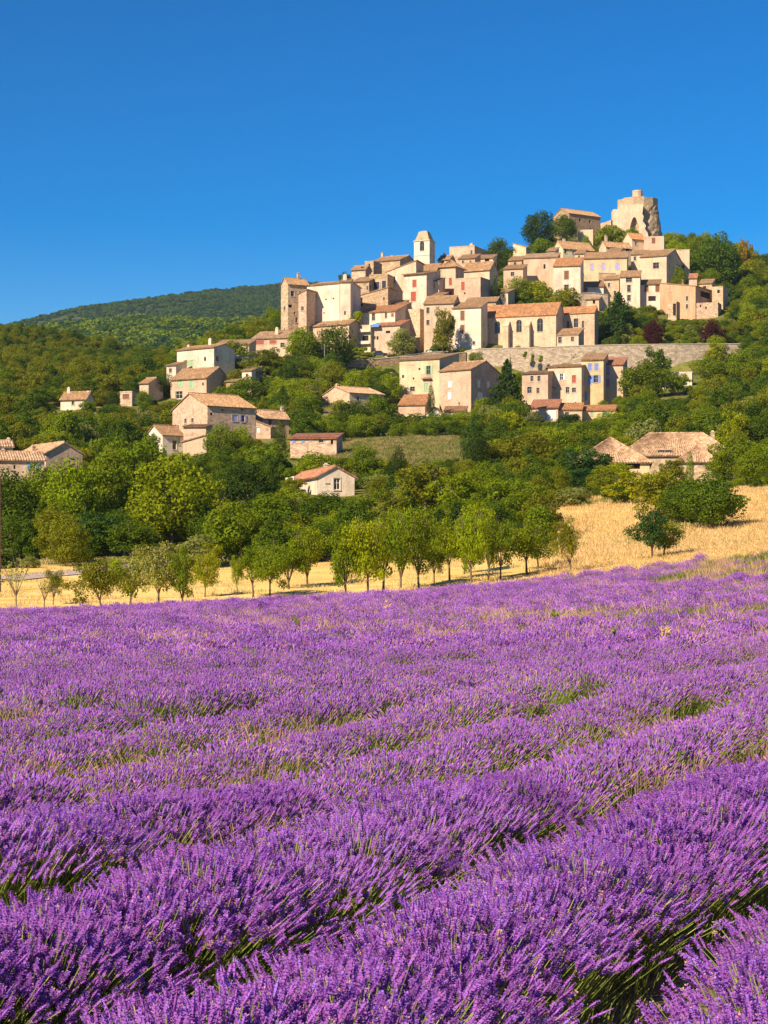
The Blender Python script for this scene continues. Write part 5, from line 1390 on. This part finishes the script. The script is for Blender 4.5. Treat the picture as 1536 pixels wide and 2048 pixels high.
scatter('hill_forest', 'forest covering the nearer hill behind the village', far, P, R, S, rg.choice([0, 0, 1, 2, 2, 4], len(P)), 'forest')

# ------------------------------------------------------------------ lavender
def flower_mat():
    m, nt, b, out = new_mat('lavender_flower')
    at_ = nt.nodes.new('ShaderNodeAttribute'); at_.attribute_name = 'tint'
    c = ramp(nt, at_.outputs['Fac'], [(0.0, (.25, .08, .31)), (.25, (.40, .13, .51)), (.55, (.47, .175, .66)), (.74, (.40, .22, .88)), (.85, (.63, .27, .61)), (.93, (.74, .36, .42)), (1.0, (.60, .40, .24))])
    nt.links.new(c, b.inputs['Base Color']); b.inputs['Roughness'].default_value = .85
    tr = nt.nodes.new('ShaderNodeBsdfTranslucent'); nt.links.new(c, tr.inputs['Color'])
    mx = nt.nodes.new('ShaderNodeMixShader'); mx.inputs[0].default_value = .36
    nt.links.new(b.outputs[0], mx.inputs[1]); nt.links.new(tr.outputs[0], mx.inputs[2]); nt.links.new(mx.outputs[0], out.inputs[0])
    return m
def blade_mat(name, stops):
    m, nt, b, out = new_mat(name)
    at_ = nt.nodes.new('ShaderNodeAttribute'); at_.attribute_name = 'tint'
    c = ramp(nt, at_.outputs['Fac'], stops); nt.links.new(c, b.inputs['Base Color']); b.inputs['Roughness'].default_value = .8
    tr = nt.nodes.new('ShaderNodeBsdfTranslucent'); nt.links.new(c, tr.inputs['Color'])
    mx = nt.nodes.new('ShaderNodeMixShader'); mx.inputs[0].default_value = .3
    nt.links.new(b.outputs[0], mx.inputs[1]); nt.links.new(tr.outputs[0], mx.inputs[2]); nt.links.new(mx.outputs[0], out.inputs[0])
    return m
FLOWER = flower_mat()
STEM = blade_mat('lavender_stem', [(0, (.15, .21, .04)), (.6, (.30, .39, .07)), (1, (.48, .50, .17))])
STRAW = blade_mat('dry_grass_blade', [(0, (.50, .33, .14)), (.6, (.74, .55, .25)), (1, (.84, .68, .38))])
STRAW2 = blade_mat('dry_weed_blade', [(0, (.36, .22, .13)), (.6, (.56, .36, .22)), (1, (.66, .48, .26))])
GREENB = blade_mat('green_grass_blade', [(0, (.08, .13, .02)), (.6, (.19, .25, .03)), (1, (.36, .36, .07))])

class TB:
    """tri/quad soup with a tint and a material index"""
    def __init__(self): self.v, self.f, self.t, self.m = [], [], [], []
    def face(self, pts_, t, m):
        n = len(self.v); self.v.extend(pts_); self.f.append(tuple(range(n, n+len(pts_)))); self.t.append(t); self.m.append(m)
    def mesh(self, name, mats):
        me_ = bpy.data.meshes.new(name); me_.from_pydata([tuple(p) for p in self.v], [], self.f)
        for q in mats: me_.materials.append(q)
        me_.polygons.foreach_set('material_index', self.m)
        a_ = me_.attributes.new('tint', 'FLOAT', 'FACE'); a_.data.foreach_set('value', np.clip(self.t, 0, 1).astype(np.float32))
        return me_

def strip(tb, p0, p1, w0, w1, t, m, side=None):
    d_ = p1-p0; s_ = side if side is not None else d_.cross(Vector((random.gauss(0, 1), random.gauss(0, 1), .2))).normalized()
    tb.face([p0-s_*w0, p0+s_*w0, p1+s_*w1, p1-s_*w1], t, m)

def lavender_bush(level, seed, pink=0.0):
    rg = random.Random(seed); random.seed(seed); tb = TB()
    n = {'hi': 330, 'mid': 200, 'lo': 72}[level]
    for i in range(n):
        u = rg.random(); an = rg.uniform(0, 2*math.pi); th = math.radians(54)*u**.72
        dr = Vector((math.sin(th)*math.cos(an), math.sin(th)*math.sin(an), math.cos(th)))
        root = Vector((math.cos(an)*.12*u, math.sin(an)*.12*u, .05))
        Ln = .60*(1-.16*(th/1.15))*rg.uniform(.82, 1.12)
        bend = Vector((rg.gauss(0, .03), rg.gauss(0, .03), .10*math.sin(th)))
        def at_(t): return root + dr*(Ln*t) + bend*(t*t)
        hl = rg.uniform(.038, .075)/Ln
        tt = 1-hl
        base = rg.random()*.5 + (.48 if rg.random() < .10 + pink else (.24 if level == 'hi' else .12))
        if level != 'lo':
            p_ = at_(.25)
            ws = .0022 if level == 'hi' else .003
            q_ = at_(tt*.65); st = rg.random()
            strip(tb, p_, q_, ws, ws, st, 1); strip(tb, q_, at_(tt), ws, ws*.8, st, 1)
        elif rg.random() < .3:
            strip(tb, at_(.3), at_(tt), .006, .005, rg.random(), 1)
        if level != 'lo' and u > .7 and rg.random() < .22: continue
        a, b = at_(tt), at_(1.0); b = b + Vector((rg.gauss(0, 1), rg.gauss(0, 1), rg.gauss(0, .4)))*(b-a).length*.16; ax = (b-a).normalized()
        e1 = ax.cross(Vector((.3, .9, .2))).normalized(); e2 = ax.cross(e1)
        if level == 'hi':
            R_ = rg.uniform(.0070, .0095); nw = 5
            ring = [a + (e1*math.cos(k*2.094) + e2*math.sin(k*2.094))*R_*.7 for k in range(3)]
            mid = a.lerp(b, .5); ring2 = [mid + (e1*math.cos(k*2.094+.5) + e2*math.sin(k*2.094+.5))*R_*.8 for k in range(3)]
            for k in range(3):
                k2 = (k+1) % 3
                tb.face([ring[k], ring[k2], ring2[k2], ring2[k]], base*.8, 0); tb.face([ring2[k], ring2[k2], b], base*.8, 0)
            for wv in range(nw):
                f = (wv+.3)/nw; c_ = a.lerp(b, f); rr = R_*(1.15 - .5*abs(f-.35))
                for k in range(4):
                    an2 = k*1.571 + wv*.8 + rg.uniform(-.3, .3); o_ = e1*math.cos(an2) + e2*math.sin(an2); tg = ax.cross(o_)
                    tip = c_ + o_*rr*rg.uniform(1.2, 1.9) + ax*rr*rg.uniform(.2, 1.1); pw = rr*rg.uniform(.5, .8)
                    tb.face([c_ + o_*rr*.4, c_ + o_*rr*.9 + tg*pw + ax*rr*.3, tip, c_ + o_*rr*.9 - tg*pw + ax*rr*.3], base + rg.uniform(-.15, .3), 0)
        else:
            R_ = rg.uniform(.009, .012) if level == 'mid' else rg.uniform(.016, .024)
            if level == 'lo': b = b + ax*.02
            mid = a.lerp(b, .4); k_ = 4 if level == 'mid' else 3
            ring = [mid + (e1*math.cos(k*2*math.pi/k_) + e2*math.sin(k*2*math.pi/k_))*R_*rg.uniform(.8, 1.2) for k in range(k_)]
            for k in range(k_):
                k2 = (k+1) % k_
                tb.face([a, ring[k], ring[k2]], base + rg.uniform(-.1, .15), 0); tb.face([ring[k], b, ring[k2]], base + rg.uniform(-.1, .25), 0)
    # leafy base
    for i in range({'hi': 620, 'mid': 260, 'lo': 50}[level]):
        an = rg.uniform(0, 6.283); r = .46*math.sqrt(rg.random()); z = rg.uniform(.02, .34)*(1-r*.9)
        p_ = Vector((math.cos(an)*r, math.sin(an)*r, z)); q_ = p_ + Vector((math.cos(an)*rg.uniform(0, .07), math.sin(an)*rg.uniform(0, .07), rg.uniform(.04, .11)))
        w_ = {'hi': .0028, 'mid': .005, 'lo': .014}[level]
        strip(tb, p_, q_, w_, w_*.4, rg.random(), 1)
    return tb.mesh('lavender_bush', [FLOWER, STEM])

def tuft(n, h0, h1, w, spread, mat, seed, bow=.3, seeds=False):
    rg = random.Random(seed); random.seed(seed); tb = TB()
    for i in range(n):
        an = rg.uniform(0, 6.283); r = spread*math.sqrt(rg.random()); p_ = Vector((r*math.cos(an), r*math.sin(an), 0)); hh_ = rg.uniform(h0, h1)
        o_ = Vector((math.cos(an), math.sin(an), 0))*hh_*bow*rg.random()
        m_ = p_ + o_*.35 + Vector((0, 0, hh_*.6)); q_ = p_ + o_ + Vector((0, 0, hh_)); t = rg.random()
        s_ = Vector((rg.gauss(0, 1), rg.gauss(0, 1), 0)).normalized()
        strip(tb, p_, m_, w, w*.8, t, 0, s_); strip(tb, m_, q_, w*.8, w*.15 if not seeds else w*1.6, t, 0, s_)
    return tb.mesh('tuft', [mat])

LP = [lavender_bush(lv, sd+i, (0, .05, .1, .05, .45, .6)[i]) for lv, sd in (('hi', 100), ('mid', 200), ('lo', 300)) for i in range(6)]
ROW_A = math.radians(23.0); rd = np.array([math.sin(ROW_A), math.cos(ROW_A)]); rn = np.array([math.cos(ROW_A), -math.sin(ROW_A)])
SPC = 1.9; C0 = -3.45
rg = np.random.default_rng(21)
def weedy(x, y): return mnoise.noise((x*.10, y*.075, 71.0)) + .4*mnoise.noise((x*.4, y*.2, 8.0))
LPts, LR, LS, LI = [], [], [], []
TP, TR, TS, TI = [], [], [], []
for k in range(-75, 40):
    c_ = C0 + SPC*k
    s0 = -60.0
    for s_ in np.arange(-60, 190, .19):
        lat = rg.uniform(-1, 1)
        q = rn*(c_ + .10*math.sin(s_*.21 + k)) + rd*s_ + rn*lat*(.27 if s_ < 35 else .2)
        X_, Y_ = q
        if Y_ < 4.2 or abs(X_) > .215*Y_ + 5.5: continue
        e_ = field_edge(X_) + .5*math.sin(k*1.7)
        if Y_ > e_: continue
        if Y_ > 50 and rg.random() < .35: continue
        nz = mnoise.noise((X_*.22, Y_*.13, 5.0)); nz2 = mnoise.noise((X_*.9, Y_*.6, 9.0))
        sc = 1.0 + .12*nz + .08*nz2
        bare = nz + .5*nz2 > .62
        px_ = CX + F*X_/Y_
        if Y_ > 92 and px_ > 1430 - (121-Y_)*6: sc *= .55; bare = bare or rg.random() < .55
        if Y_ > 16 and weedy(X_, Y_) > .2: sc *= .84
        if bare and rg.random() < .85: continue
        far_t = min(1.0, max(0.0, (Y_-60)/40))
        w_ = sc*rg.uniform(.96, 1.2)*(1.07 if Y_ < 25 else 1.0)*(1-.10*far_t)*(.9 if Y_ > 25 else 1.0); h_ = sc*rg.uniform(.9, 1.12)*(1+.18*far_t)*(1 - (.10 + .22*min(1, Y_/40))*lat*lat)
        lvl = 0 if Y_ < 16 else 1 if Y_ < 42 else 2
        pk = mnoise.noise((X_*.35, Y_*.2, 51.0)) + .35*mnoise.noise((X_*1.3, Y_*.8, 3.0)) > .14
        LPts.append((X_, Y_, 0)); LR.append((rg.normal(0, .10), rg.normal(0, .10), rg.uniform(0, 6.28))); LS.append((w_, w_, h_))
        LI.append(6*lvl + (rg.integers(4, 6) if pk else rg.integers(0, 4)))
LPts = np.array(LPts); LPts[:, 2] = TERR(LPts[:, 0], LPts[:, 1]) - .01
scatter('lavender', 'rows of purple lavender in flower filling the field', LP, LPts, LR, LS, LI, 'lavender')
print('lavender bushes', len(LPts))

# weeds and dry grass between the rows, straw on the strip behind
TU = [tuft(60, .18, .45, .0011, .16, STRAW2, 1, .6, True), tuft(70, .2, .48, .0012, .2, STRAW2, 2, .7, True), tuft(60, .15, .42, .0022, .18, GREENB, 3, .7), tuft(50, .1, .35, .0026, .2, GREENB, 4, .8),
      tuft(26, .2, .55, .014, .5, STRAW, 5, .5), tuft(26, .2, .5, .016, .5, STRAW, 6, .6), tuft(24, .2, .5, .016, .45, GREENB, 7, .6), tuft(34, .2, .52, .011, .5, STRAW2, 8, .7), tuft(34, .2, .5, .011, .45, GREENB, 9, .7)]
n = 40000
Yr = 4.3 + (122-4.3)*rg.random(n)**.62; Xr = (rg.random(n)*2-1)*(.215*Yr+5.0)
cc = (Xr*rn[0] + Yr*rn[1] - C0)/SPC; ph = np.abs(cc - np.round(cc))
nzz = np.array([mnoise.noise((x*.16, y*.10, 15.0)) for x, y in zip(Xr, Yr)]); nzg = np.array([mnoise.noise((x*.3, y*.2, 25.0)) for x, y in zip(Xr, Yr)])
wdy = np.array([weedy(x, y) for x, y in zip(Xr, Yr)])
keep_ = (Yr < field_edge(Xr)-.3) & (((ph > .36) & (Yr > 48) & (rg.random(n) < .5)) | ((wdy > .2) & (Yr > 16) & (rg.random(n) < .10)) | (((ph > .28) | (nzz > .22)) & (rg.random(n) < np.where((Yr > 14) & (Yr < 48), .13, .22) + .75*nzz)))
Xr, Yr, nzz, nzg = Xr[keep_], Yr[keep_], nzz[keep_], nzg[keep_]
kk = np.where(nzg > .12, 2 + rg.integers(0, 2, len(Xr)), rg.integers(0, 2, len(Xr)))
kk = np.where((Yr > 24) & (Yr <= 45) & (rg.random(len(Yr)) < .6), 2, kk)
kk = np.where(Yr > 45, np.where(nzg > .02, 8, 7), kk)
sc = rg.uniform(.8, 1.35, len(Xr))*np.where(Yr > 45, 1.05, 1.0)
scatter('field_weeds', 'dry grass and weeds growing between the lavender rows', TU, np.stack([Xr, Yr, TERR(Xr, Yr)], 1), np.stack([0*Xr, 0*Xr, rg.uniform(0, 6.28, len(Xr))], 1), np.stack([sc, sc, sc], 1), kk, 'weeds')

n = 20000
Ys_ = 119 + 122*rg.random(n)**.9; Xs_ = (rg.random(n)*2-1)*(.21*Ys_+6)
PXs = CX + F*Xs_/Ys_
okk = (Ys_ > field_edge(Xs_)+.4) & ((PXs > 1080) | (Ys_ < 186)) & ((PXs > 1080) | (rg.random(n) < .22))
Xs_, Ys_, PXs = Xs_[okk], Ys_[okk], PXs[okk]
nzs = np.array([mnoise.noise((x*.10, y*.06, 35.0)) for x, y in zip(Xs_, Ys_)])
kk = np.where(nzs + rg.normal(0, .15, len(Xs_)) > .42, 6, 4 + rg.integers(0, 2, len(Xs_)))
tall = np.where((PXs > 1100) & (Ys_ > 150), .8, .45)
sc = rg.uniform(.7, 1.3, len(Xs_))
scatter('straw_grass', 'golden dry grass on the strip and bank behind the lavender', TU, np.stack([Xs_, Ys_, TERR(Xs_, Ys_)-.02], 1), np.stack([0*Xs_, 0*Xs_, rg.uniform(0, 6.28, len(Xs_))], 1), np.stack([sc*1.3, sc*1.3, sc*tall], 1), kk, 'grass')

n = 5200
Ym = rg.uniform(345, 405, n); Xm = (rg.uniform(640, 950, n)-CX)/F*Ym
scatter('meadow_grass', 'rough grass of the small meadow below the hedge', TU, np.stack([Xm, Ym, TERR(Xm, Ym)-.02], 1), np.stack([0*Xm, 0*Xm, rg.uniform(0, 6.28, n)], 1), np.stack([rg.uniform(1.2, 2.2, n)]*2 + [rg.uniform(.5, 1.3, n)], 1), rg.choice([6, 6, 7, 8], n), 'grass')
# ------------------------------------------------------------------ small things
def ray_ground(px, py, y0, y1, lift=0.0):
    """where the sight line through a pixel meets the ground"""
    Ys_ = np.linspace(y0, y1, 400); zz = TERR((px-CX)/F*Ys_, Ys_) + lift; pp = HY - F*(zz-CZ)/Ys_
    i = int(np.argmin(np.abs(pp-py))); return (px-CX)/F*Ys_[i], Ys_[i], zz[i]-lift

# gravel road behind the almonds
rp = [(-140,1151,80),(0,1147,81),(140,1139,84),(300,1128,88),(450,1112,95),(478,1100,100)]
C_ = [np.array(pt(x, y, 2*h_))[:2] for x, y, h_ in rp]
mb = MB()
path = []
for i in range(len(C_)-1):
    for k in range(10): path.append(C_[i] + (C_[i+1]-C_[i])*k/10)
for i in range(len(path)-1):
    a, b_ = path[i], path[i+1]; t_ = (b_-a)/np.linalg.norm(b_-a); n_ = np.array([-t_[1], t_[0]])*1.9
    q = [a-n_, b_-n_, b_+n_, a+n_]
    mb.quad(*[(p[0], p[1], gz(*p)+.07) for p in q])
road = mb.obj('road', plain('pale_gravel', (.44, .36, .32), .95, .2, .1, 2.0)); tag(road, 'pale gravel road behind the almond trees', kind='structure')

CARW = plain('tyre_rubber', (.02, .02, .02), .8); CARG = plain('car_glass', (.03, .035, .04), .1, .2, .5)
def car(label, px, py, hd, col, rz):
    X, Y, Z = pt(px, py, 2*hd)
    o = empty('parked_car', (X, Y, Z), rz); tag(o, label, 'car', 'cars parked on the church terrace')
    pm = plain('car_paint', col, .3, .05, .5)
    def prof(mb, P, w0, w1):
        n = len(P); a = [(x, -w0 if z < .85 else -w1, z) for x, z in P]; b_ = [(x, w0 if z < .85 else w1, z) for x, z in P]
        mb.quad(*a); mb.quad(*b_[::-1])
        for i in range(n):
            j = (i+1) % n; mb.quad(a[i], b_[i], b_[j], a[j])
    mb = MB(); prof(mb, [(-2.05,.3),(2.05,.3),(2.1,.6),(1.95,.78),(1.0,.84),(-1.7,.84),(-2.05,.75)], .85, .85); mb.obj('body', pm, o)
    mb = MB(); prof(mb, [(-1.65,.842),(.95,.842),(.35,1.38),(-1.3,1.4)], .80, .66); cab = mb.obj('cabin', CARG, o)
    mb = MB(); mb.box(-1.3, .35, -.67, .67, 1.385, 1.43); mb.obj('roof_panel', pm, cab)
    for x in (-1.3, 1.3):
        for s in (-1, 1):
            mb = MB(); n0 = len(mb.v)
            for yy in (s*.72, s*.88):
                for k in range(12): mb.v.append((x+.31*math.cos(k*.5236), yy, .31+.31*math.sin(k*.5236)))
            for k in range(12): mb.f.append((n0+k, n0+(k+1) % 12, n0+12+(k+1) % 12, n0+12+k)); mb.m.append(0)
            mb.f.append(tuple(range(n0, n0+12))); mb.f.append(tuple(range(n0+12, n0+24))); mb.m += [0, 0]
            mb.obj('wheel', CARW, o)
    return o
car('white car parked before the pointed pine', 868, 708, 286.5, (.78, .78, .76), .15)
car('dark blue car parked left of the round grey green tree', 760, 712, 284, (.03, .04, .10), .1)
car('violet grey car parked at the end of the church terrace', 896, 707, 286.5, (.22, .18, .26), .1)

def pole(name, label, px, ytop, hd, r, col, arm=False):
    Y = 2*hd; X = (px-CX)/F*Y; z0 = gz(X, Y) - .2; h_ = CZ + (HY-ytop)/F*Y - z0
    o = empty(name, (X, Y, z0)); tag(o, label, 'street lamp' if arm else 'pole')
    mb = MB(); mb.tube([(0, 0, 0), (0, 0, h_*.5), (0, 0, h_)], [r, r*.85, r*.65], 8); mb.obj('post', plain(name, col), o)
    mb = MB()
    if arm:
        mb.tube([(0, 0, h_-.05), (.5, -.3, h_+.15), (.9, -.5, h_+.15)], [r*.5, r*.45, r*.4], 6); mb.box(.75, 1.25, -.62, -.38, h_+.05, h_+.2); mb.obj('lamp_head', METAL, o)
    else:
        mb.box(-.06, .06, -.8, .8, h_-.5, h_-.36); mb.obj('crossbar', plain(name, col), o)
pole('street_lamp', 'thin grey street lamp before the big dark green tree', 649, 688, 272, .09, (.35, .36, .36), True)
pole('utility_pole', 'reddish wooden pole at the left edge of the picture', -1, 952, 76, .13, (.20, .11, .085))

# ivy on the long orange roofed house, plants rooted in the great wall
def clump(name, label, px, py, wpx, hpx, hd, col, depth=.8, seed=1):
    X, Y, Z = pt(px, py+hpx/2, 2*hd); s = 2*hd/F
    L = [(random.Random(seed*31+i).uniform(-.4, .4)*wpx*s, random.Random(seed*17+i).uniform(-.3, .3)*depth, random.Random(seed*13+i).uniform(.1, .9)*hpx*s, wpx*s*.18, depth*.5, hpx*s*.16) for i in range(14)]
    me_ = crown_mesh('leaves', L, 1500, .28, LEAF, rough=.8)
    o = empty(name, (X, Y, Z)); tag(o, label, 'plant')
    c = link('leaves', me_, o); g_ = G[col]; c.color = (*g_, 1)
    mb = MB(); mb.tube([(0, 0, -.8), (.1, 0, hpx*s*.4), (-.1, 0, hpx*s*.8)], [.06, .05, .02], 5); mb.obj('stem', BARK, o)
clump('ivy', 'yellow green ivy hanging on the long orange roofed house', 716, 636, 32, 26, 288.4, 'yellow', .7, 1)
clump('ivy', 'green ivy curtain under the stacked balconies', 716, 700, 36, 16, 285.5, 'bright', .8, 2)
clump('ivy', 'bright creeper covering the bank beside the rock terrace', 750, 752, 40, 40, 266.5, 'bright', 1.2, 3)
clump('wall_plant', 'tuft growing high in the great wall, left of three', 1050, 709, 7, 10, 281.2, 'mid', .5, 4)
clump('wall_plant', 'tuft growing high in the great wall, middle of three', 1066, 716, 6, 16, 281.2, 'mid', .5, 5)
clump('wall_plant', 'tuft growing high in the great wall, right of three', 1082, 717, 8, 14, 281.2, 'bright', .5, 6)

def tall_weed(label, px, py, hpx, mat, seed):
    X, Y, Z = ray_ground(px, py, 20, 118, .45)
    h_ = .45 + hpx*Y/F; rg_ = random.Random(seed); random.seed(seed); tb = TB()
    for i in range(3):
        top = Vector((rg_.uniform(-.12, .12), rg_.uniform(-.1, .1), h_*rg_.uniform(.8, 1.0))); strip(tb, Vector((0, 0, 0)), top, .02, .012, .5, 0, Vector((1, 0, 0)))
        for k in range(16):
            p_ = Vector((0, 0, 0)).lerp(top, .35+.04*k); an = rg_.uniform(0, 6.28); q_ = p_ + Vector((math.cos(an)*.14, math.sin(an)*.14, .1))*(1.2-.04*k)
            strip(tb, p_, q_, .03, .004, rg_.random(), 0)
    o = link('tall_weed', tb.mesh('tall_weed', [mat])); o.location = (X, Y, Z); tag(o, label, 'weed', 'tall weeds standing out of the lavender')
tall_weed('tall green weed standing out of the lavender in the left half', 597, 1256, 26, GREENB, 1)
tall_weed('pair of straw coloured weeds near the field edge in the middle', 775, 1222, 24, STRAW, 2)
tall_weed('green spiky weed right of centre in the far lavender', 1110, 1238, 26, GREENB, 3)
tall_weed('short straw weed just left of the green spiky one', 1072, 1243, 18, STRAW, 4)
tall_weed('pale weed clump in the lavender at far right', 1330, 1285, 34, STRAW, 5)
tall_weed('yellow green weed tuft left of the pale clump', 1225, 1280, 26, GREENB, 6)

# ------------------------------------------------------------------ air
mb = MB(); mb.box(-9300, 9300, -6300, 9300, -120, 545)
hz = bpy.data.materials.new('haze_air'); hz.use_nodes = True; hz.node_tree.nodes.clear()
ho = hz.node_tree.nodes.new('ShaderNodeOutputMaterial'); hv = hz.node_tree.nodes.new('ShaderNodeVolumePrincipled')
hv.inputs['Color'].default_value = (.50, .74, 1.0, 1); hv.inputs['Density'].default_value = 0.000045; hv.inputs['Anisotropy'].default_value = .1
hz.node_tree.links.new(hv.outputs[0], ho.inputs['Volume'])
hazeo = mb.obj('haze', hz); tag(hazeo, 'thin summer haze', kind='stuff')
